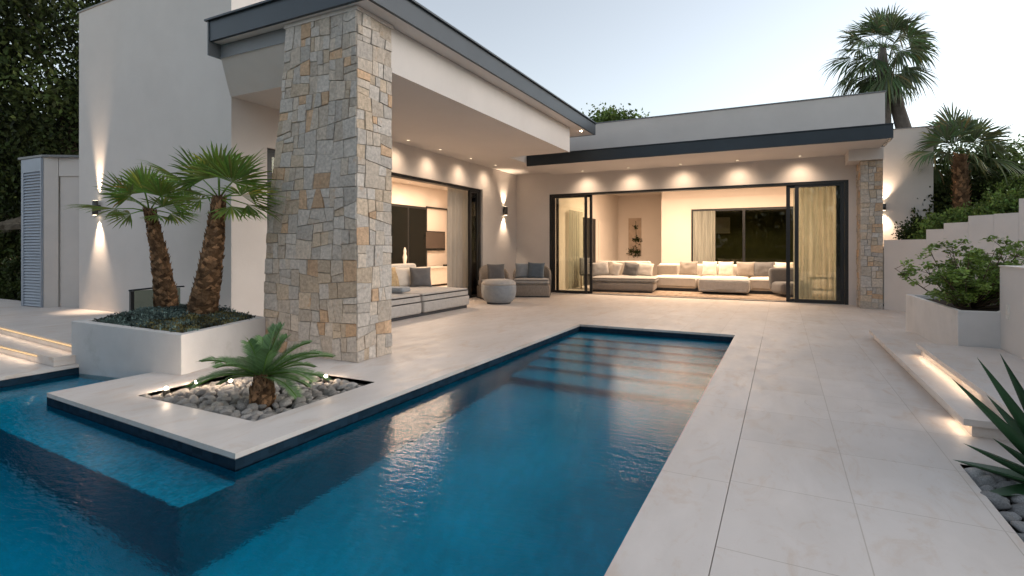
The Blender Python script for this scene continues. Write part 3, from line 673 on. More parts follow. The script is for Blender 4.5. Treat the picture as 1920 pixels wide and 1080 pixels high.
# room lamps
def ceiling_lamp(x, y, z, sx, sy, label, power):
    t = thing('ceiling_lamp', label, 'ceiling light', (x, y, z))
    MB().box(-sx / 2, sx / 2, -sy / 2, sy / 2, -.03, -.001).build('lamp_housing', M['whitepl'], t)
    light('AREA', 'lamp', t, (0, 0, -.035), power, shape='RECTANGLE', size=sx, size_y=sy)
ceiling_lamp(-9.4, 12.5, 3.40, 1.2, 5.0, 'long warm ceiling lamp inside the porch room out of direct sight', 150)
ceiling_lamp(-2.2, 17.0, 3.45, 5.5, 1.4, 'wide warm ceiling lamp over the sofas in the garden room', 210)
for y, w_ in ((13.6, 'left'), (15.6, 'right')): downlight(-10.6, y, 3.4, w_ + ' recessed spotlight above the wall with the television', 10, (-.25, 0, -1), R(50), grp='spotlights above the television wall')

# garden spots in the cobble bed
for (x, y), lb in zip(((-5.0, 2.87), (-4.98, 3.13), (-4.74, 3.32), (-4.05, 3.86)),
                      ('glowing ground spotlight at the left corner of the cobble bed', 'second glowing ground spotlight from the left in the cobble bed', 'glowing ground spotlight half hidden under the cycad fronds', 'glowing ground spotlight right of the cycad in the cobble bed')):
    t = thing('ground_spotlight', lb, 'garden light', (x, y, -.03), 0, 'ground spotlights in the cobble bed')
    mb = MB(); mb.lathe([(.022, -.03), (.028, .03), (.026, .045)], 16); mb.build('lamp_body', M['lampbody'], t)
    b = bmesh.new(); bmesh.ops.create_uvsphere(b, u_segments=12, v_segments=8, radius=.015); mb = MB(); mb.bm(b, Matrix.Translation((0, 0, .052))); mb.build('bulb', M['hot'], t)
    light('POINT', 'glow', t, (0, 0, .09), .9, shadow_soft_size=.02)

# led strips under the step nosings
def led(p0, p1, z, label, power, out):
    p0, p1 = Vector((*p0, z)), Vector((*p1, z)); mid = (p0 + p1) / 2; d = p1 - p0
    t = thing('step_light', label, 'step light', mid, math.atan2(d.y, d.x))
    L_ = d.length; mb = MB(); mb.box(-L_ / 2, L_ / 2, -.004, .004, -.006, .006); mb.build('led_strip', M['led'], t)
    s_ = 1 if (Matrix.Rotation(-math.atan2(d.y, d.x), 3, 'Z') @ Vector((*out, 0))).y > 0 else -1
    light('AREA', 'lamp', t, (0, s_ * .015, 0), power, WARM, aim=(0, s_ * .7, -1), shape='RECTANGLE', size=L_, size_y=.01)
# right hand steps: two slabs with set back risers
def slab_step(name, x0, x1, y0, y1, z0, z1, ov=.05, th=.045):
    mb = MB(); mb.box(x0, x1, y0, y1, z1 - th, z1); mb.box(x0 + ov, x1 - .01, y0 + .02, y1 - ov, z0, z1 - th - .0005)
    return struct(mb.build(name, M['plainstone']))
slab_step('steps', 1.115, 2.04, 4.68, 9.15, 0.001, .12)
slab_step('steps', 1.33, 2.04, 4.40, 7.32, .1205, .24, .035, .045)
led((1.358, 5.3), (1.358, 7.2), .185, 'warm light strip under the nosing of the upper right step', .55, (-1, 0))
led((1.158, 4.70), (1.158, 5.1), .07, 'warm light strip glowing under the near end of the lower right step', .16, (-1, 0))
led((-15, 3.795), (-9.80, 3.361), .175, 'warm light strip under the upper step left of the planter, far part', .7, (-.1, -1))
led((-9.76, 3.355), (-7.18, 3.11), .175, 'warm light strip under the upper step beside the concrete planter', .4, (-.1, -1))
led((-14, 3.29), (-9.6, 3.012), .08, 'warm light strip under the lower left step, far part', .7, (-.1, -1))
led((-9.58, 3.008), (-7.5, 2.893), .08, 'warm light strip under the lower step nearest the pool corner', .5, (-.1, -1))

# ------------------------------------------------------------------ planters and garden walls
def planter(name, label, pts, z0, ztop, rim, soil, mat, cat='planter'):
    t = thing(name, label, cat); k = len(pts); c = Vector((sum(p[0] for p in pts) / k, sum(p[1] for p in pts) / k))
    q = inset(pts, rim); zt = ztop if isinstance(ztop, (list, tuple)) else [ztop] * k
    mb = MB(); n = mb.add([(p[0], p[1], z0) for p in pts] + [(p[0], p[1], z) for p, z in zip(pts, zt)] + [(p[0], p[1], z) for p, z in zip(q, zt)] + [(p[0], p[1], z - soil) for p, z in zip(q, zt)])
    for i in range(k):
        j = (i + 1) % k
        for a in (0, k, 2 * k): mb.face([n + a + i, n + a + j, n + a + k + j, n + a + k + i])
    o = mb.build('planter_wall', mat, t); bv = o.modifiers.new('b', 'BEVEL'); bv.width = .006; bv.segments = 2; bv.limit_method = 'ANGLE'
    mb = MB(); mb.poly([(p[0], p[1], z - soil + .002) for p, z in zip(q, zt)]); mb.build('soil', M['soil'], t)
    return t
PL = [(-7.15, 3.07), (-5.47, 3.29), (-5.80, 4.54), (-7.95, 4.97)]
planter('planter', 'low pale concrete planter at the pool corner holding two fan palms', PL, -.6, (.475, .412, .43, .445), .10, .05, M['planterstone'])
planter('planter', 'pale planter box by the right hand steps holding a leafy shrub', [(1.70, 7.34), (2.07, 7.36), (2.9, 9.2), (1.62, 9.6)], 0, .62, .05, .05, M['planterstone'])
t = thing('garden_wall', 'low white wall block with a small switch plate right of the leafy shrub', 'wall')
MB().prism([(2.06, 7.38), (1.93, 3.9), (2.6, 3.9), (2.9, 7.4)], 0, 1.10).build('wall_block', M['plaster'], t)
MB().prism([(2.05, 7.385), (1.92, 3.89), (2.61, 3.89), (2.91, 7.41)], 1.101, 1.115).build('wall_cap', M['plainstone'], t)
t = thing('light_switch', 'small cream switch plate on the low white wall at the right', 'switch', (2.052, 7.10, .65)); 
MB().box(-.014, -.001, -.035, .035, -.07, .07).build('plate', M['whitepl'], t); MB().box(-.02, -.0145, -.015, .015, -.03, .03).build('button', M['cream'], t)
# stepped retaining wall climbing to the right
t = thing('retaining_wall', 'white garden wall climbing in steps behind the leafy shrub', 'wall')
A, B = Vector((1.92, 13.62)), Vector((5.2, 9.6)); dd = (B - A).normalized(); nn = Vector((-dd.y, dd.x))
def wseg(s0, s1, z1, nm='wall_block'):
    p = [A + dd * s0, A + dd * s1, A + dd * s1 + nn * .28, A + dd * s0 + nn * .28]
    MB().prism([tuple(x) for x in p], 0, z1).build(nm, M['plaster'], t)
SEG = [(0, .92, 1.47), (.923, 1.26, 1.66), (1.263, 1.70, 1.77), (1.703, 2.12, 1.88), (2.123, 2.50, 1.89), (2.503, 3.6, 2.12), (3.603, 5.2, 2.3)]
for s0, s1, z1 in SEG: wseg(s0, s1, z1)
# tall grey wall behind the column
t = thing('boundary_wall', 'tall plain grey wall end rising behind the stone column', 'wall')
MB().box(1.93, 3.02, 14.9, 15.2, 0, 4.03).build('wall_slab', M['plaster'], t); MB().box(1.92, 3.04, 14.88, 15.22, 4.031, 4.05).build('wall_cap', M['greytrim'], t)

# hillside behind the retaining wall
mb = MB(); nx, ny = 60, 60; g = {}
for i in range(nx + 1):
    for j in range(ny + 1):
        x = 1.95 + i * .5; y = 9.0 + j * .5
        dist = (Vector((x, y)) - A).dot(nn)
        z = 1.25 + .20 * max(0, dist - .2) + .06 * max(0, x - 2) + .18 * noise.noise(Vector((x * .7, y * .7, 0)))
        g[i, j] = (x, y, min(z, 4.2))
n = mb.add([g[i, j] for i in range(nx + 1) for j in range(ny + 1)])
for i in range(nx):
    for j in range(ny):
        if min((Vector(g[p][:2]) - A).dot(nn) for p in ((i, j), (i + 1, j), (i, j + 1), (i + 1, j + 1))) < .12: continue
        a = n + i * (ny + 1) + j; mb.face([a, a + ny + 1, a + ny + 2, a + 1], 0, (1, 1, 1), True)
struct(mb.build('hillside', M['rock']))
mb = MB(); rows = []
for k in range(40):
    a = -1.2 + k * .08; r_ = 380; x = math.sin(a) * r_; y = math.cos(a) * r_
    h_ = 6 + 52 * math.exp(-((a - .95) / .28) ** 2) + 8 * noise.noise(Vector((a * 5, 0, 0))); rows.append((x, y, h_))
for a, b in zip(rows, rows[1:]): mb.poly([(a[0], a[1], -2), (b[0], b[1], -2), b, a]); mb.poly([a, b, (b[0] * 1.5, b[1] * 1.5, -5), (a[0] * 1.5, a[1] * 1.5, -5)])
struct(mb.build('hills', M['farhill']))

# louvred shed at the left
t = thing('louvred_shed', 'low white outbuilding with blue grey louvred front left of the tall wall', 'outbuilding')
MB().prism([(-12.16, 4.80), (-12.02, 4.96), (-12.75, 5.35), (-12.92, 4.78)], .18, 2.98).build('wall', M['plaster'], t)
MB().prism([(-12.015, 4.965), (-11.38, 5.26), (-11.38, 5.4), (-12.08, 5.08)], 2.64, 2.98).build('lintel', M['plaster'], t)
MB().prism([(-12.02, 4.99), (-11.38, 5.30), (-11.38, 5.4), (-12.10, 5.08)], .18, 2.638).build('recessed_wall', M['plaster'], t)
MB().prism([(-12.14, 4.76), (-11.38, 5.24), (-11.38, 6.5), (-13.0, 6.5), (-12.98, 4.72)], 2.981, 3.02).build('roof_edge', M['greytrim'], t)
lv = MB(); ax, ay, bx2, by2 = -12.90, 4.755, -12.18, 4.775
lv.prism([(ax, ay - .015), (ax + .08, ay - .013), (ax + .08, ay + .02), (ax, ay + .02)], .2, 2.97); lv.prism([(bx2 - .03, by2 - .015), (bx2, by2 - .015), (bx2, by2 + .02), (bx2 - .03, by2 + .02)], .2, 2.97)
lv.prism([(ax + .08, ay - .013), (bx2 - .03, by2 - .015), (bx2 - .03, by2 + .02), (ax + .08, ay + .02)], 2.72, 2.97)
for k in range(46):
    z = .22 + k * .0545; lv.poly([(ax + .08, ay - .012, z), (bx2 - .03, by2 - .012, z), (bx2 - .03, by2 + .012, z + .042), (ax + .08, ay + .012, z + .042)]); lv.poly([(ax + .08, ay - .012, z), (bx2 - .03, by2 - .012, z), (bx2 - .03, by2 - .012, z - .006), (ax + .08, ay - .012, z - .006)])
lv.build('louvre_panel', M['louver'], t)

# thatched hut beyond, under the trees
t = thing('thatched_hut', 'small pale hut with shaggy thatched roof and dark doorway under the dark trees', 'hut')
MB().box(-19.6, -15.6, 7.4, 9.5, 0, 1.9).build('wall', M['inner'], t)
MB().box(-17.75, -16.3, 7.36, 7.398, .1, 1.65).build('doorway', M['screen'], t)
mb = MB(); rnd = random.Random(3)
mb.prism([(-20.3, 6.7), (-15.0, 6.7), (-15.0, 10), (-20.3, 10)], [1.8, 1.8, 3.0, 3.0], [1.95, 1.95, 3.2, 3.2])
for k in range(900):
    x = rnd.uniform(-20.4, -14.9); s_ = rnd.random(); y = 6.66 + 3 * s_; z = 1.9 + 1.2 * s_; l = rnd.uniform(.3, .6)
    mb.poly([(x, y, z + .06), (x + .05, y, z + .06), (x + .03 + rnd.uniform(-.08, .08), y - l * .7, z - l * .55)], 0)
mb.build('thatched_roof', M['thatch'], t)
light('POINT', 'glow', t, (-18.3, 7.0, 1.7), 14, shadow_soft_size=.1)

# glass screen in the planter
t = thing('glass_screen', 'small dark framed glass screen at the back of the palm planter', 'screen')
mb = MB(); mb.box(-7.53, -7.49, 3.86, 3.90, .42, .74); mb.tube([(-7.52, 3.85, .75), (-7.50, 4.15, .765), (-7.50, 4.55, .76)], .011, 6); mb.build('frame', M['frame'], t)
MB().box(-7.515, -7.505, 3.9, 4.5, .43, .745).build('glass', M['darkglass'], t)

# ------------------------------------------------------------------ plants
RV = Vector((math.cos(YAW), math.sin(YAW), 0)); FV = Vector((-math.sin(YAW), math.cos(YAW), 0)); UP = Vector((0, 0, 1))
def fan_leaf(mb, o, d, pet, Rr, rnd, n=30, droop=.18, span=R(115), wid=.030, tilt=0, c0=1.):
    """petiole from o along d, then a pleated fan of n blades"""
    d = d.normalized(); side = d.cross(UP); side = side.normalized() if side.length > .1 else RV
    nrm = side.cross(d).normalized()
    if tilt: Rm = Matrix.Rotation(tilt, 3, d); side = Rm @ side; nrm = Rm @ nrm
    p1 = o + d * pet - UP * pet * pet * .25
    pc_ = (.75, .95, .5); mb.tube([o, (o + p1) / 2 + UP * .02, p1], [.011, .008, .006], 5, 0, pc_)
    c = [c0 * rnd.uniform(.8, 1.15)] * 3
    for k in range(n):
        a = -span + 2 * span * (k + .5) / n + rnd.uniform(-.02, .02); ln = Rr * (.72 + .28 * math.cos(a * .75)) * rnd.uniform(.9, 1.06)
        dr = d * math.cos(a) + side * math.sin(a); dr = (dr + nrm * .10 * (1 if k % 2 else -1) * .3 - nrm * .12 * abs(math.sin(a))).normalized()
        tn = nrm.cross(dr).normalized(); sag = droop * rnd.uniform(.6, 1.5)
        m_ = p1 + dr * ln * .52 - UP * ln * sag * .12; t_ = p1 + dr * ln - UP * ln * sag * .75 + nrm * rnd.uniform(-.03, .03) * ln
        w_ = min(wid, ln * .52 * 2 * span / n * .62); q = p1 + dr * ln * .8 - UP * ln * sag * .38
        cc = tuple(x * rnd.uniform(.8, 1.2) * y for x, y in zip(c, (1, 1, 1)))
        if rnd.random() < .05: cc = (cc[0] * 1.9, cc[1] * 1.25, cc[2] * 1.1)
        nb = mb.add([p1, m_ - tn * w_, m_ + tn * w_, m_ - nrm * w_ * .5, q - tn * w_ * .55, q + tn * w_ * .55, t_])
        mb.face([nb, nb + 1, nb + 3], 0, cc); mb.face([nb, nb + 3, nb + 2], 0, cc)
        mb.face([nb + 1, nb + 4, nb + 3], 0, cc); mb.face([nb + 3, nb + 4, nb + 5], 0, cc); mb.face([nb + 3, nb + 5, nb + 2], 0, cc); mb.face([nb + 4, nb + 6, nb + 5], 0, cc)
def booted_trunk(mb, path, rad, rnd, nb_=430, bl=.06):
    mb.tube(path, rad, 12, 0, (.55, .5, .45))
    L_ = [Vector(p) for p in path]; n = len(L_) - 1
    for k in range(nb_):
        t = (k + rnd.random()) / nb_; i = min(n - 1, int(t * n)); f_ = t * n - i; p = L_[i].lerp(L_[i + 1], f_); r_ = rad[i] + (rad[i + 1] - rad[i]) * f_
        a = k * 2.399 + rnd.uniform(-.3, .3); o = Vector((math.cos(a), math.sin(a), 0)); s_ = Vector((-math.sin(a), math.cos(a), 0)); l = bl * rnd.uniform(.6, 1.3); w_ = r_ * rnd.uniform(.28, .42)
        b0 = p + o * r_ * .92; c = rnd.choice(((.6, .56, .52), (1., .9, .8), (1.35, 1.2, 1.05), (.8, .75, .7), (.3, .28, .27), (.45, .42, .4)))
        tip = b0 + UP * l * .6 + o * l * rnd.uniform(.25, .55) + s_ * rnd.uniform(-.02, .02); mid = b0 + o * .02 + UP * l * .12
        q = mb.add([b0 - s_ * w_ - UP * .01, b0 + s_ * w_ - UP * .01, mid - UP * .03, tip, tip + s_ * .01])
        mb.face([q, q + 2, q + 3], 0, c); mb.face([q + 2, q + 1, q + 3], 0, c); mb.face([q, q + 3, q + 1], 0, c)
def scr(th, fwd=0.): # direction from screen-like angle (0 = up, + = right) and depth lean
    return (UP * math.cos(R(th)) + RV * math.sin(R(th)) + FV * fwd).normalized()
def fan_palm(label, base, top, r0, r1, leaves, seed, pet=.30, Rr=.50, n=25):
    t = thing('fan_palm', label, 'palm', base); rnd = random.Random(seed); tp = Vector(top) - Vector(base)
    path = [Vector((0, 0, -.06))] + [tp * s_ + Vector((math.sin(s_ * PI) * .04, 0, 0)) for s_ in (.15, .3, .5, .7, .88, 1.)]
    rad = [r0, r0 * 1.0, r0 * .86, r0 * .74, r0 * .6, r1 * 1.05, r1 * .9]
    mb = MB(); booted_trunk(mb, path, rad, rnd); mb.build('trunk', M['bark'], t, True)
    mb = MB()
    for th, fw, k, tl in leaves: fan_leaf(mb, tp - UP * .03, scr(th, fw), pet * k, Rr * k, rnd, n, .16, R(88), .017, tl)
    mb.build('crown', M['fan'], t, True); return t
LV1 = [(-80, -.25, 1.30, .1), (-58, .35, 1.05, .3), (-40, -.45, 1.0, .5), (-20, .25, 1.05, -.3), (2, -.4, .95, .4), (22, .35, 1.0, 0), (42, -.2, 1.0, -.4), (58, .5, 1.0, .5), (74, -.4, .95, -.4), (92, .25, .85, .3), (-100, -.6, .7, .4), (105, -.5, .65, 0)]
LV2 = [(-57, -.15, 1.35, .2), (-72, .5, .9, .2), (-30, -.35, 1.0, .5), (-10, .35, 1.12, -.3), (10, -.4, 1.0, .3), (28, .3, 1.15, .2), (46, -.4, 1.12, -.5), (64, .35, 1.15, .3), (80, -.35, 1.2, -.3), (97, .2, 1.1, .2), (112, -.5, .85, .1), (-92, -.5, .65, .3)]
fan_palm('shorter fan palm leaning left in the concrete planter', (-7.42, 4.28, .43), (-7.606, 4.147, 1.825), .135, .062, LV1, 4, .30, .47)
fan_palm('taller fan palm with full crown in the planter beside the stone pillar', (-6.52, 4.16, .42), (-6.199, 4.191, 1.939), .165, .072, LV2, 9, .30, .50)

def frond(mb, o, d, L_, rnd, n=34, droop=.5, ll=.13, wl=.006, c0=1.):
    d = d.normalized(); pts = []; side = d.cross(UP).normalized()
    for k in range(n + 1):
        s_ = k / n; pts.append(o + d * L_ * s_ * (1 - .12 * s_) - UP * droop * L_ * s_ ** 2.2 + UP * .22 * L_ * math.sin(s_ * PI * .6) * .4)
    mb.tube(pts[::4] + ([pts[-1]] if n % 4 else []), .006, 5, 0, (.9, 1., .5), sm=False)
    for k in range(3, n + 1):
        s_ = k / n; t = (pts[k] - pts[k - 1]).normalized(); nr = side.cross(t).normalized(); l = ll * (math.sin(min(1, s_ * 1.25 + .08) * PI) ** .5 * .8 + .22) if s_ < .72 else ll * (1.25 - s_) * 1.6
        for sg in (-1, 1):
            dr = (t * .75 + side * sg * .9 + nr * .35).normalized(); c = c0 * rnd.uniform(.7, 1.25); p = pts[k]; e = p + dr * l * rnd.uniform(.85, 1.1) - UP * l * .1; w_ = t * wl
            m_ = (p + e) / 2 + nr * .006
            q = mb.add([p - w_ * .6, p + w_ * .6, m_ + w_ * 1.1, e, m_ - w_ * 1.1]); mb.face([q, q + 1, q + 2, q + 4], 0, (c, c, c)); mb.face([q + 4, q + 2, q + 3], 0, (c, c, c))
t = thing('cycad', 'small dark green sago cycad growing in the cobble bed of the pool island', 'cycad', (CYC[0], CYC[1], -.03)); rnd = random.Random(8)
mb = MB(); booted_trunk(mb, [Vector((0, 0, -.05)), Vector((0, 0, .08)), Vector((.01, 0, .17)), Vector((0, 0, .24))], [.095, .095, .075, .055], rnd, 130, .045); mb.build('trunk', M['bark'], t, True)
mb = MB()
FR = [(-86, -.2, .66, .32), (-80, -.55, .60, .38), (-72, .3, .60, .3), (-60, .8, .5, .3), (-95, .1, .45, .25), (-50, -.9, .5, .3), (-38, .55, .50, .2), (-22, .8, .5, .15), (-10, -.3, .42, .2), (10, .2, .50, .12), (14, .35, .52, .12), (22, .5, .46, .2), (30, -.7, .5, .25),
      (48, .3, .56, .25), (62, -.1, .66, .25), (70, .3, .66, .25), (78, -.4, .62, .34), (86, .15, .60, .32), (94, -.6, .52, .34), (58, .9, .5, .3), (76, .8, .5, .3), (-85, .7, .5, .3), (100, .3, .42, .3), (-66, -.2, .58, .25)]
for th, fw, l, dr in FR: frond(mb, Vector((0, 0, .22)), scr(th, fw), l * rnd.uniform(.95, 1.05), rnd, 62, dr * .7, .15, .0036)
mb.build('crown', M['cycad'], t, True)

# agave at the right edge
t = thing('agave', 'dark green spiky agave at the lower right edge above the grey cobbles', 'agave', (1.36, 3.92, -.05)); rnd = random.Random(2); mb = MB()
def blade(o, d, L_, w0, sag, c):
    d = d.normalized(); side = d.cross(UP).normalized(); n = 10; rows = []
    for k in range(n + 1):
        s_ = k / n; p = o + d * L_ * s_ - UP * sag * L_ * s_ ** 2; w_ = w0 * (min(1, .55 + s_ * 1.6) * (1 - s_ ** 1.9) + .004); nr = side.cross(d).normalized()
        rows.append(mb.add([p - side * w_ + nr * w_ * .45, p, p + side * w_ + nr * w_ * .45, p - nr * w_ * .28]))
    for a, b in zip(rows, rows[1:]):
        for q in ((0, 1), (1, 2), (2, 3), (3, 0)): mb.face([a + q[0], a + q[1], b + q[1], b + q[0]], 0, (c, c, c * 1.0), True)
AB = [(-44, -.02, .85), (-32, 0, .84), (-22, .05, .78), (-53, -.1, .52), (-14, -.1, .78), (-62, .2, .50), (-4, -.2, .72), (14, .3, .7), (30, -.3, .7), (48, .2, .66), (-88, -.1, .50), (-96, .35, .42), (66, -.1, .6), (82, .4, .5), (-76, .5, .46), (10, -.7, .55), (-30, -.8, .5), (-12, .8, .55)]
for th, fw, l in AB: blade(Vector((0, 0, .02)), scr(th, fw), l * 1.06, .072, .02, rnd.uniform(.8, 1.2))
mb.build('leaf_rosette', M['agave'], t, True)

def leaf_card(mb, p, s_, rnd, c, nrm=None, asp=.55):
    a = Vector((rnd.gauss(0, 1), rnd.gauss(0, 1), rnd.gauss(0, .6))).normalized() if nrm is None else (nrm + Vector((rnd.gauss(0, .5), rnd.gauss(0, .5), rnd.gauss(0, .5)))).normalized()
    u = a.orthogonal().normalized(); u = Matrix.Rotation(rnd.random() * 6.28, 3, a) @ u; v = a.cross(u)
    q = mb.add([p - u * s_, p - v * s_ * asp + a * s_ * .15, p + u * s_, p + v * s_ * asp + a * s_ * .15]); mb.face([q, q + 1, q + 2], 0, c); mb.face([q, q + 2, q + 3], 0, c)
def clump_crown(mb, cen, rad, nclump, nleaf, size, rnd, csz=.28, flat=1., lo=.55, hi=1.5, shell=.55):
    cen = Vector(cen); rad = Vector(rad)
    for _ in range(nclump):
        while True:
            d = Vector((rnd.uniform(-1, 1), rnd.uniform(-1, 1), rnd.uniform(-1, 1)))
            if shell < d.length < 1: break
        cc = cen + Vector((d.x * rad.x, d.y * rad.y, d.z * rad.z)); cr = csz * min(rad) * rnd.uniform(.6, 1.3); b = rnd.uniform(lo, hi)
        for _ in range(nleaf):
            v = Vector((rnd.gauss(0, .5), rnd.gauss(0, .5), rnd.gauss(0, .42))); p = cc + v * cr * 1.3; k = b * rnd.uniform(.75, 1.3)
            leaf_card(mb, p, size * rnd.uniform(.6, 1.3), rnd, (k * rnd.uniform(.9, 1.2), k, k * rnd.uniform(.7, 1.)))
def tree(label, base, h, cen, rad, ncl, nlf, size, seed, mat='darkleaf', name='broadleaf_tree', cat='tree', r0=.22, csz=.28, shell=.5, lo=.55, hi=1.5):
    t = thing(name, label, cat, base); rnd = random.Random(seed); B0 = Vector(base); cr = Vector(cen) - B0
    mb = MB(); mb.tube([Vector((0, 0, -.3)), Vector((.1, 0, h * .5)), cr - UP * rad[2] * .3], [r0, r0 * .75, r0 * .45], 8)
    for k in range(7):
        a = k * .9 + rnd.random(); st = cr - UP * rad[2] * rnd.uniform(.3, .7); e = cr + Vector((math.cos(a) * rad[0] * .75, math.sin(a) * rad[1] * .75, rnd.uniform(-.3, .6) * rad[2])); mb.tube([st, (st + e) / 2 + UP * .2, e], [r0 * .35, r0 * .22, r0 * .08], 5)
    mb.build('trunk', M['twig'], t)
    mb = MB(); clump_crown(mb, cr, rad, ncl, nlf, size, rnd, csz, shell=shell, lo=lo, hi=hi); mb.build('crown', M[mat], t, True); return t
tree('huge dark evergreen tree filling the upper left corner', (-19.2, 8.6, 0), 5, (-20.0, 8.4, 6.9), (3.75, 3.0, 4.5), 250, 170, .08, 1, csz=.23, shell=.45, lo=.12, hi=1.5)
tree('dark tree behind the louvred shed, lower than the huge one', (-22.5, 13, 0), 4, (-22.5, 13.0, 5.4), (5.5, 3.5, 4.0), 380, 100, .13, 2, csz=.2, shell=.35)
tree('round green treetop showing over the dark canopy end and roof parapet', (-9.2, 30.3, 0), 6, (-9.25, 30.3, 7.1), (2.6, 2.2, 2.15), 230, 110, .10, 3, 'hedge', csz=.22)
def bush(label, base, rad, ncl, nlf, size, seed, mat, name='shrub', cat='shrub', z=0, csz=.3, shell=.45):
    t = thing(name, label, cat, base); rnd = random.Random(seed)
    mb = MB()
    for k in range(9):
        a = k * .7; e = Vector((math.cos(a) * rad[0] * .6, math.sin(a) * rad[1] * .6, rad[2] * rnd.uniform(.8, 1.5))); mb.tube([Vector((0, 0, -.1)), e * .5, e], [.03, .02, .008], 5)
    mb.build('stems', M['twig'], t)
    mb = MB(); clump_crown(mb, (0, 0, rad[2] * .9 + z), rad, ncl, nlf, size, rnd, csz, shell=shell); mb.build('foliage', M[mat], t, True); return t
bush('dark clipped bush in front of the thatched hut at the left edge', (-16.4, 6.3, 0), (1.9, .8, .55), 150, 60, .05, 4, 'darkleaf')
bush('second dark bush beside the louvred shed under the hut doorway', (-14.2, 5.9, 0), (1.2, .5, .5), 110, 60, .05, 14, 'darkleaf')

tree('dark low tree closing the gap behind the thatched hut', (-24, 9.5, 0), 2, (-24, 9.5, 2.6), (4.5, 2.5, 2.8), 260, 90, .10, 71, csz=.25, shell=.2)
tree('dark tree far behind the thatched hut at the left edge', (-31, 11.5, 0), 2.5, (-31, 11.5, 3.4), (6, 3, 3.6), 260, 90, .14, 72, csz=.25, shell=.2)
# leafy shrub in right planter: branches with leaf clusters
t = thing('leafy_shrub', 'open branched green shrub growing in the pale planter by the right steps', 'shrub', (2.02, 8.2, .56)); rnd = random.Random(12)
mb = MB(); lf = MB()
for k in range(40):
    th = rnd.uniform(-75, 75); fw = rnd.uniform(-.75, .75); d = scr(th, fw); L_ = rnd.uniform(.6, 1.08) * (1.0 if abs(th) > 30 else .95)
    if th > 40: L_ *= 1.0
    e = d * L_; e.z *= .88; m1 = e * .45 + Vector((rnd.uniform(-.05, .05), rnd.uniform(-.05, .05), -.04)); mb.tube([Vector((0, 0, 0)), m1, e], [.013, .008, .003], 5)
    for j in range(7):
        s_ = rnd.uniform(.35, 1.); p = m1.lerp(e, (s_ - .45) / .55) if s_ > .45 else m1 * (s_ / .45); tw = p + Vector((rnd.uniform(-.14, .14), rnd.uniform(-.14, .14), rnd.uniform(-.02, .13))); mb.tube([p, tw], [.004, .002], 4)
        b = rnd.uniform(.6, 1.45)
        for _ in range(34):
            q = tw + Vector((rnd.gauss(0, .035), rnd.gauss(0, .035), rnd.gauss(0, .022))); kk = b * rnd.uniform(.75, 1.25); leaf_card(lf, q, rnd.uniform(.017, .031), rnd, (kk, kk, kk * .8), UP, .65)
mb.build('branches', M['twig'], t); lf.build('foliage', M['leaf'], t, True)

# woodland added behind the viewer to shade the walls facing the garden
mb = MB(); rnd = random.Random(77)
for k in range(26): clump_crown(mb, (-34 + k * 2.3, -13 + rnd.uniform(-1, 1), 2.2 + rnd.uniform(-.5, 1.4)), (2.3, 1.6, 3.2), 26, 26, .30, rnd, .5, shell=.3)
struct(mb.build('unseen_shade_trees', M['darkleaf'], None, True), 'stuff')
# silver ground cover in the planter
mb = MB(); rnd = random.Random(6)
def inpoly(x, y, P):
    r_ = False
    for i in range(len(P)):
        (x1, y1), (x2, y2) = P[i], P[i - 1]
        if (y1 > y) != (y2 > y) and x < (x2 - x1) * (y - y1) / (y2 - y1) + x1: r_ = not r_
    return r_
PI_ = inset(PL, .12)
k = 0
while k < 900:
    x, y = rnd.uniform(-7.9, -5.5), rnd.uniform(3.1, 4.9)
    if not inpoly(x, y, PI_): continue
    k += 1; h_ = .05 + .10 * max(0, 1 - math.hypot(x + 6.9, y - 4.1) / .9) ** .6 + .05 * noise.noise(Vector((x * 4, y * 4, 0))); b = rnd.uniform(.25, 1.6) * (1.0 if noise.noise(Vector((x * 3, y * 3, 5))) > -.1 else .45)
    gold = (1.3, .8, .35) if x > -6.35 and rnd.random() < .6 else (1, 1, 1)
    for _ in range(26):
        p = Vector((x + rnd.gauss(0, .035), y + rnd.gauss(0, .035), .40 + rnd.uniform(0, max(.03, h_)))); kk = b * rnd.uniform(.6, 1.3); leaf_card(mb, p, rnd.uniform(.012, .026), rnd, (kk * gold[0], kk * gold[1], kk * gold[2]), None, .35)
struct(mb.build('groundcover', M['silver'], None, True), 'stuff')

# distant palms
def tall_palm(label, base, path, r0, r1, n, seed, pet, Rr, lo, hi, trunk='palmgrey', booted=False):
    t = thing('palm_tree', label, 'palm', base); rnd = random.Random(seed); B0 = Vector(base); path = [Vector(p) - B0 for p in path]
    mb = MB(); k_ = len(path) - 1; rad = [r0 + (r1 - r0) * i / k_ for i in range(k_ + 1)]
    if booted: booted_trunk(mb, path, rad, rnd, 200, .16)
    else: mb.tube(path, rad, 12)
    mb.build('trunk', M['bark' if booted else trunk], t, booted)
    mb = MB(); top = path[-1]
    for k in range(n):
        a = k * 2.399; el = R(lo + (hi - lo) * (k / (n - 1)) ** 1.05); d = Vector((math.cos(a) * math.cos(el), math.sin(a) * math.cos(el), math.sin(el))); kk = rnd.uniform(.85, 1.12)
        fan_leaf(mb, top + UP * rnd.uniform(-.15, .1), d, pet * kk, Rr * kk, rnd, 24, .60 if el < .5 else .30, R(80), .03, rnd.uniform(-1.0, 1.0), 1. if el > -.3 else .8)
    mb.build('crown', M['farpalm'], t, True); return t
tall_palm('tall palm with a wide drooping crown behind the roof parapet', (2.9, 20.9, 1.5), [(2.9, 20.9, 1.5), (2.95, 20.8, 4), (2.9, 20.6, 6.2), (2.85, 20.5, 7.35), (2.85, 20.5, 7.7)], .27, .10, 38, 5, .82, .92, -58, 88)
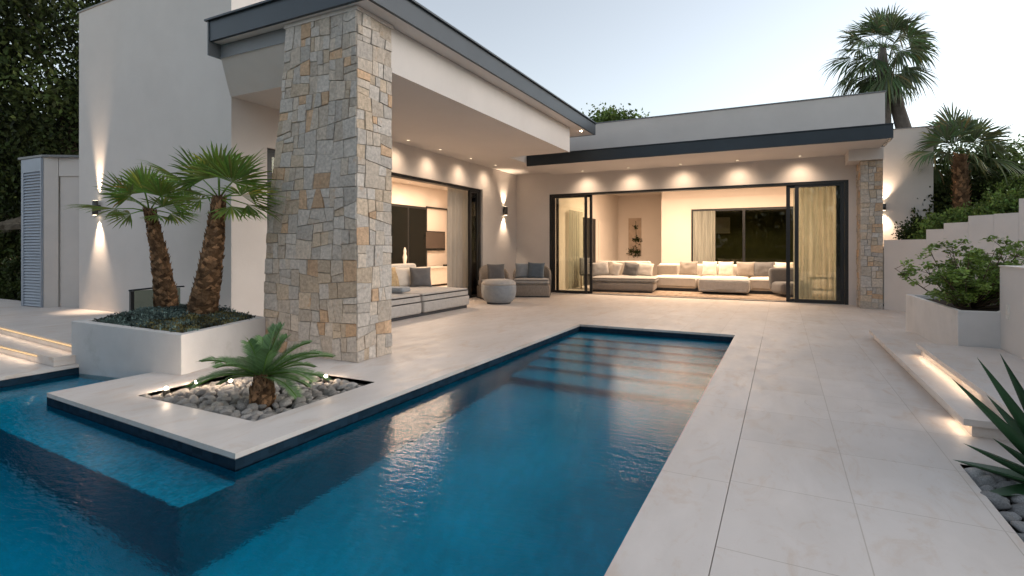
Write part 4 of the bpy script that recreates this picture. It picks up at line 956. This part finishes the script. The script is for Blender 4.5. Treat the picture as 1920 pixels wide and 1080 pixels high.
tall_palm('leaning palm trunk crossing just right of the tall palm', (3.75, 20.9, 1.5), [(3.75, 20.9, 1.5), (3.6, 20.9, 4.6), (3.25, 20.8, 6.0), (2.98, 20.75, 7.1)], .28, .14, 8, 6, .5, .5, -70, -10)
tall_palm('short bushy palm standing on the planted slope at the right', (3.5, 14.8, 1.5), [(3.5, 14.8, 1.4), (3.48, 14.8, 2.4), (3.45, 14.75, 3.35)], .18, .11, 19, 7, .52, .68, -12, 84, booted=True)
# slope planting
for lab, b, rad, mt, sd, ncl, sz in (
    ('low spreading green hedge plant behind the first wall steps', (3.05, 13.35, 1.35), (.60, .5, .36), 'hedge', 31, 110, .035),
    ('spreading green hedge plant in the middle of the stepped wall', (3.75, 12.9, 1.55), (.65, .5, .38), 'hedge', 32, 120, .035),
    ('bright green hedge plant near the highest wall step', (4.5, 12.6, 1.75), (.75, .55, .42), 'hedge', 33, 130, .035),
    ('green hedge plant running out of the picture at the right', (5.4, 12.2, 1.95), (.85, .6, .46), 'hedge', 34, 130, .035),
    ('dark reddish bush beside the glowing garden wall lamp', (2.60, 13.85, 1.15), (.34, .35, .42), 'darkleaf', 35, 90, .03),
    ('dark shrub at the foot of the short bushy palm', (3.15, 15.3, 1.5), (.55, .5, .6), 'darkleaf', 36, 110, .05),
    ('dark rounded shrub right of the short palm', (4.6, 15.6, 1.9), (.8, .7, .62), 'darkleaf', 37, 120, .05),
    ('feathery light green shrub right of the short palm', (4.35, 14.9, 1.9), (.42, .4, .52), 'leaf', 38, 90, .03),
    ('dark shrub mass at the far right edge of the slope', (5.6, 15.3, 2.0), (.9, .8, .6), 'darkleaf', 39, 120, .05),
    ('olive green tree top behind the short palm', (5.2, 18.5, 2.2), (1.1, .9, 1.0), 'hedge', 40, 130, .05),
    ('dark green shrub behind the short palm trunk', (4.0, 16.5, 2.0), (.8, .7, .95), 'darkleaf', 41, 120, .05)):
    bush(lab, b, rad, ncl, 55, sz, sd, mt)
bush('small orange flowering plant on top of the right hedge', (4.75, 12.75, 2.25), (.22, .2, .08), 30, 30, .025, 44, 'redleaf', 'flowering_plant', 'flower')
# spiky grass by wall lamp
t = thing('yucca', 'dark spiky yucca against the tall grey wall', 'plant', (2.72, 14.4, 1.45)); rnd = random.Random(3); mb = MB()
for k in range(60):
    a = rnd.random() * 6.28; el = rnd.uniform(.2, 1.4); blade(Vector((0, 0, .1)), Vector((math.cos(a) * math.cos(el), math.sin(a) * math.cos(el), math.sin(el))), rnd.uniform(.35, .6), .012, .1, rnd.uniform(.4, .9))
mb.build('leaf_rosette', M['agave'], t, True)

# ------------------------------------------------------------------ furniture
def place(mb, bm_, loc, rz=0, rx=0, ry=0, mi=0): return mb.bm(bm_, Matrix.Translation(loc) @ Matrix.Rotation(rz, 4, 'Z') @ Matrix.Rotation(rx, 4, 'X') @ Matrix.Rotation(ry, 4, 'Y'), mi)
def cushion(name, label, loc, w_, h_, t_, mat, rz, lean=.25, roll=0, grp=None, seed=0):
    mb = MB(); mb.bm(cushion_bm(w_, h_, t_, seed)); o = mb.build(name, M[mat]); o.location = loc; o.rotation_euler = (-lean, roll, rz); return tag(o, label, 'cushion', grp)
# porch sofa: platform along x -6.1..-7.6
t = thing('outdoor_sofa', 'long low grey boucle sofa under the porch right of the stone pillar', 'sofa', (-6.85, 8.2, 0))
mb = MB(); place(mb, rbox(1.45, 3.3, .06, .01), (0, 0, 0)); mb.build('plinth', M['darkwood'], t)
mb = MB(); place(mb, rbox(1.55, 1.66, .22, .04), (0, -.86, .06)); place(mb, rbox(1.55, 1.66, .22, .04), (0, .86, .06)); mb.build('base', M['boucle'], t)
for y, r_ in ((-.86, 0), (.84, 0)):
    mb = MB(); place(mb, rbox(1.52, 1.66, .19, .05, 4, .03, 6), (.0, y, .24)); mb.build('seat', M['boucle'], t)
mb = MB(); place(mb, rbox(.22, 3.3, .55, .07, 4), (-.72, 0, .40)); mb.build('backrest', M['cream'], t)
for lb, x, y, z, w_, h_, m_, rz, ln in (
    ('brown cushion at the left end of the porch sofa, cut off by the pillar', -7.35, 8.35, .44, .50, .46, 'brown', PI / 2 + .3, .3),
    ('mottled tan cushion second from the pillar on the porch sofa', -7.28, 8.72, .44, .55, .48, 'pattern', PI / 2 - .1, .35),
    ('large cream cushion behind the dark grey one on the porch sofa', -7.28, 9.18, .44, .55, .45, 'cream', PI / 2 - .35, .3),
    ('dark grey square cushion on the porch sofa', -6.98, 9.35, .45, .47, .45, 'greyf', PI / 2 - .75, .3),
    ('cream cushion at the right end of the porch sofa', -7.25, 9.72, .44, .44, .36, 'cream', PI / 2 - .5, .3)):
    cushion('cushion', lb, (x, y, z), w_, h_, .17, m_, rz, ln, 0, 'cushions on the porch sofa', int(abs(y * 100)))
t = tag(MB().bm(rbox(.5, .42, .10, .045, 4), Matrix.Translation((-6.55, 7.95, .46)) @ Matrix.Rotation(.3, 4, 'Z')).build('folded_throw', M['paleblue']), 'folded pale grey throw on the porch sofa seat next to the pillar', 'throw')

# armchairs in the corner
def armchair(label, loc, rz, sx=.95, sd=.8):
    t = thing('armchair', label, 'armchair', loc, rz)
    mb = MB(); place(mb, rbox(sx * .96, sd * .95, .30, .03), (0, 0, .02)); mb.build('base', M['wicker'], t)
    mb = MB(); place(mb, rbox(sx * .92, sd * .90, .15, .05, 4, .02, 6), (0, -.02, .325)); mb.build('seat', M['boucle'], t)
    # curved wrap-round back
    mb = MB(); n = 26; ro = []
    for k in range(n + 1):
        a = PI * (k / n); cx, cy = -math.cos(a) * sx / 2, math.sin(a) * sd * .5
        hh = .44 + .42 * math.sin(a) ** .45 if 0 < k < n else .46
        ix, iy = cx * .86, cy * .84
        ro.append(mb.add([(cx, cy, .05), (cx * 1.03, cy * 1.05, hh), (ix * 1.03, iy * 1.05, hh + .0), (ix, iy, .05)]))
    for a, b in zip(ro, ro[1:]):
        for q in range(4): mb.face([a + q, b + q, b + (q + 1) % 4, a + (q + 1) % 4], 0, (1, 1, 1), True)
    mb.face([ro[0] + q for q in range(4)]); mb.face([ro[-1] + q for q in (3, 2, 1, 0)])
    mb.build('backrest', M['wicker'], t)
    mb = MB(); place(mb, rbox(sx * .97, sd * .97, .03, .01), (0, 0, .0)); mb.build('feet', M['darkwood'], t)
    return t
armchair('woven armchair with two blue grey cushions under the small wall lamp', (-6.05, 13.05, 0), YAW - .1, 1.02, .85)
armchair('woven armchair behind the round pouf beside the curtain', (-6.62, 12.0, 0), YAW + .35, .80, .75)
cushion('cushion', 'pale blue grey cushion on the left side of the corner armchair', (-6.28, 12.98, .48), .44, .42, .15, 'paleblue', YAW - .05, .2, 0, None, 3)
cushion('cushion', 'darker blue grey cushion on the right of the corner armchair', (-5.93, 13.02, .48), .47, .44, .16, 'bluef', YAW - .15, .22, .04, None, 4)
cushion('cushion', 'brown grey square cushion on the armchair behind the pouf', (-6.50, 11.86, .48), .46, .42, .16, 'greyf', YAW + .2, .2, 0, None, 5)
t = thing('pouf', 'round pale grey fabric pouf on the terrace in front of the armchairs', 'pouf', (-5.95, 10.98, 0))
mb = MB(); pr = [(.29, .03), (.33, .06), (.39, .16), (.415, .28), (.41, .40), (.405, .44)]; mb.lathe(pr, 40); mb.build('body', M['paleblue'], t)
mb = MB(); mb.lathe([(.402, .441), (.41, .47), (.37, .53), (.25, .565), (.05, .575)], 40); mb.build('seat_pad', M['boucle'], t)
MB().lathe([(.28, 0), (.28, .03)], 32).build('base', M['darkwood'], t)

# garden room sofas
t = thing('sofa', 'cream lounge sofa angled beside the left glass panels of the garden room', 'sofa', (-4.25, 15.75, 0), .12)
mb = MB(); place(mb, rbox(1.75, 1.15, .05, .01), (0, 0, 0)); mb.build('plinth', M['darkwood'], t)
mb = MB(); place(mb, rbox(1.85, 1.25, .24, .07, 4), (0, 0, .05)); mb.build('base', M['taupe'], t)
mb = MB(); place(mb, rbox(1.9, 1.2, .15, .06, 4, .03, 6), (.02, 0, .29)); mb.build('seat', M['boucle'], t)
mb = MB(); place(mb, rbox(1.7, .20, .52, .07, 4), (-.10, .48, .38), 0, -.18); mb.build('backrest', M['cream'], t)
for lb, x, y, w_, h_, m_, rz, ro_ in (('large blush taupe cushion at the left of the cream lounge sofa', -4.92, 15.55, .60, .44, 'boucle', .5, -.1), ('narrow tilted beige cushion on the cream lounge sofa', -4.62, 15.75, .45, .44, 'cream', -.4, .2),
                                ('grey square cushion tilted on the cream lounge sofa', -4.10, 15.82, .46, .42, 'greyf', .1, .15), ('pale cushion at the right of the cream lounge sofa', -3.72, 16.0, .52, .42, 'cream', .2, .12)):
    cushion('cushion', lb, (x, y, .46), w_, h_, .17, m_, rz, .35, ro_, 'cushions on the lounge sofa', int(abs(x * 77)))
t = thing('sectional_sofa', 'long low cream sectional sofa along the back of the garden room', 'sofa', (-1.55, 16.9, 0))
mb = MB(); place(mb, rbox(3.9, 1.1, .10, .01), (0, 0, .0)); place(mb, rbox(1.15, .55, .10, .01), (.10, -.75, 0)); mb.build('plinth', M['darkwood'], t)
for x, w_ in ((-1.35, 1.3), (0, 1.35), (1.38, 1.38)):
    mb = MB(); place(mb, rbox(w_, 1.2, .34, .06, 4, .02, 6), (x, 0, .10)); mb.build('seat', M['cream'], t)
mb = MB(); place(mb, rbox(1.3, .68, .35, .05, 4, .02, 6), (.10, -.95, .08)); mb.build('chaise', M['boucle'], t)
mb = MB(); place(mb, rbox(4.05, .22, .78, .07, 4), (0, .62, .02)); mb.build('backrest', M['cream'], t)
mb = MB(); place(mb, rbox(.62, .10, .32, .03, 4), (-1.70, .30, .44)); mb.build('armrest', M['taupe'], t)
for lb, x, w_, m_ in (('grey brown cushion at the left end of the sectional sofa', -2.62, .56, 'taupe'), ('slim cream cushion beside the left grey one on the sectional', -2.0, .44, 'cream'), ('cream cushion in the middle of the sectional sofa', -1.52, .44, 'cream'),
                      ('light grey cushion right of the middle of the sectional', -.98, .52, 'taupe'), ('darker grey cushion overlapping the light grey one on the sectional', -.50, .58, 'greyf'), ('cream cushion at the right end of the sectional', .05, .5, 'cream')):
    cushion('cushion', lb, (x, 17.22, .46), w_, .44, .18, m_, random.Random(int(x * 100)).uniform(-.12, .12), .22, 0, 'cushions on the sectional sofa', int(abs(x * 91)))
t = thing('lounge_chair', 'dark rounded lounge chair behind the right sliding door frame', 'armchair', (.18, 15.9, 0), .4)
mb = MB(); place(mb, rbox(.75, .75, .32, .10, 5), (0, 0, .08)); mb.build('seat', M['greyf'], t)
mb = MB(); place(mb, rbox(.78, .25, .62, .10, 5), (0, .30, .15), 0, -.15); mb.build('backrest', M['greyf'], t); MB().lathe([(.25, 0), (.22, .08)], 20).build('base', M['darkwood'], t)
# side cabinet seen through the right glass
t = thing('side_table', 'dark side table seen through the right glass panel', 'table', (.95, 15.9, 0))
MB().box(-.32, .32, -.2, .2, .50, .54).build('tabletop', M['darkwood'], t)
for sx in (-.29, .29):
    for sy in (-.17, .17): MB().box(sx - .015, sx + .015, sy - .015, sy + .015, 0, .50).build('leg', M['darkwood'], t)
MB().box(-.30, .30, -.18, .18, .2, .23).build('shelf', M['darkwood'], t)
t = thing('dining_chair', 'dark dining chair seen through the left glass panel', 'chair', (-5.45, 16.2, 0), 1.1)
MB().bm(rbox(.5, .5, .08, .03), Matrix.Translation((0, 0, .42))).build('seat', M['greyf'], t); MB().bm(rbox(.5, .07, .5, .03), Matrix.Translation((0, .23, .48))).build('backrest', M['greyf'], t)
for sx in (-.21, .21):
    for sy in (-.21, .21): MB().box(sx - .015, sx + .015, sy - .015, sy + .015, 0, .42).build('leg', M['wood'], t)
o = MB().bm(rbox(6.4, 2.4, .012, .004), Matrix.Translation((-1.9, 15.85, .004))).build('rug', M['rug']); tag(o, 'brown mottled rug under the garden room sofas', 'rug')
# wall art: narrow panel with dark foliage sprays
t = thing('wall_art', 'narrow hanging panel with dark leaf sprays on the garden room wall', 'wall art', (-5.33, 21.59, 0))
MB().box(-.30, .22, -.03, -.002, .98, 2.52).build('panel', pmat('art_panel', (.45, .35, .27), .9, .15, 6), t)
mb = MB(); rnd = random.Random(9)
for (cx, cz, r_, n) in ((0, 2.15, .10, 24), (.05, 1.65, .15, 60), (-.02, 1.15, .24, 130)):
    for _ in range(n): leaf_card(mb, Vector((cx + rnd.gauss(0, r_ * .55), -.05 - rnd.random() * .04, cz + rnd.gauss(0, r_ * .45))), .045, rnd, (.8, .8, .8))
mb.tube([(0, -.04, .98), (.02, -.045, 1.8), (0, -.04, 2.4)], .008, 5); mb.build('leaf_spray', M['darkleaf'], t, True)
# television
t = thing('television', 'wide flat television on the warm wall inside the porch doorway', 'television', (-10.9, 15.45, 1.55))
MB().box(-.10, -.03, -.62, .62, -.34, .34).build('housing', M['screen'], t); MB().box(-.029, -.024, -.58, .58, -.26, .31).build('screen', M['tvgrey'], t)
# sideboard and small ornaments under it
t = thing('sideboard', 'long low cream sideboard inside the porch room below the dark window', 'sideboard', (-10.6, 14.2, 0))
MB().box(-.25, .25, -1.9, 1.5, .08, .62).build('cabinet', M['cream'], t); MB().box(-.28, .28, -1.93, 1.53, .62, .66).build('top', M['whitepl'], t)
t = thing('speaker', 'small dark box on the floor unit under the television', 'speaker', (-10.55, 15.9, 0)); MB().box(-.15, .15, -.3, .3, .42, .72).build('housing', M['screen'], t); MB().box(-.2, .2, -.35, .35, 0, .418).build('stand', M['wood'], t)
t = thing('figurine', 'pale standing figurine in front of the dark window in the porch room', 'ornament', (-10.6, 13.35, .661))
mb = MB(); mb.lathe([(.07, 0), (.07, .05), (.03, .07), (.05, .2), (.07, .36), (.04, .46), (.05, .54), (.03, .62), (.01, .66)], 12); mb.build('body', M['plainstone'], t)

# ------------------------------------------------------------------ render settings
SC.view_settings.view_transform = 'Standard'; SC.view_settings.look = 'None'; SC.view_settings.exposure = EXPO; SC.view_settings.gamma = 1
SC.render.engine = 'CYCLES'; cy = SC.cycles
cy.use_denoising = True; cy.max_bounces = 10; cy.diffuse_bounces = 4; cy.glossy_bounces = 4; cy.transmission_bounces = 6; cy.transparent_max_bounces = 16
cy.caustics_reflective = False; cy.caustics_refractive = True; cy.sample_clamp_indirect = 6 * LS; cy.blur_glossy = 1.
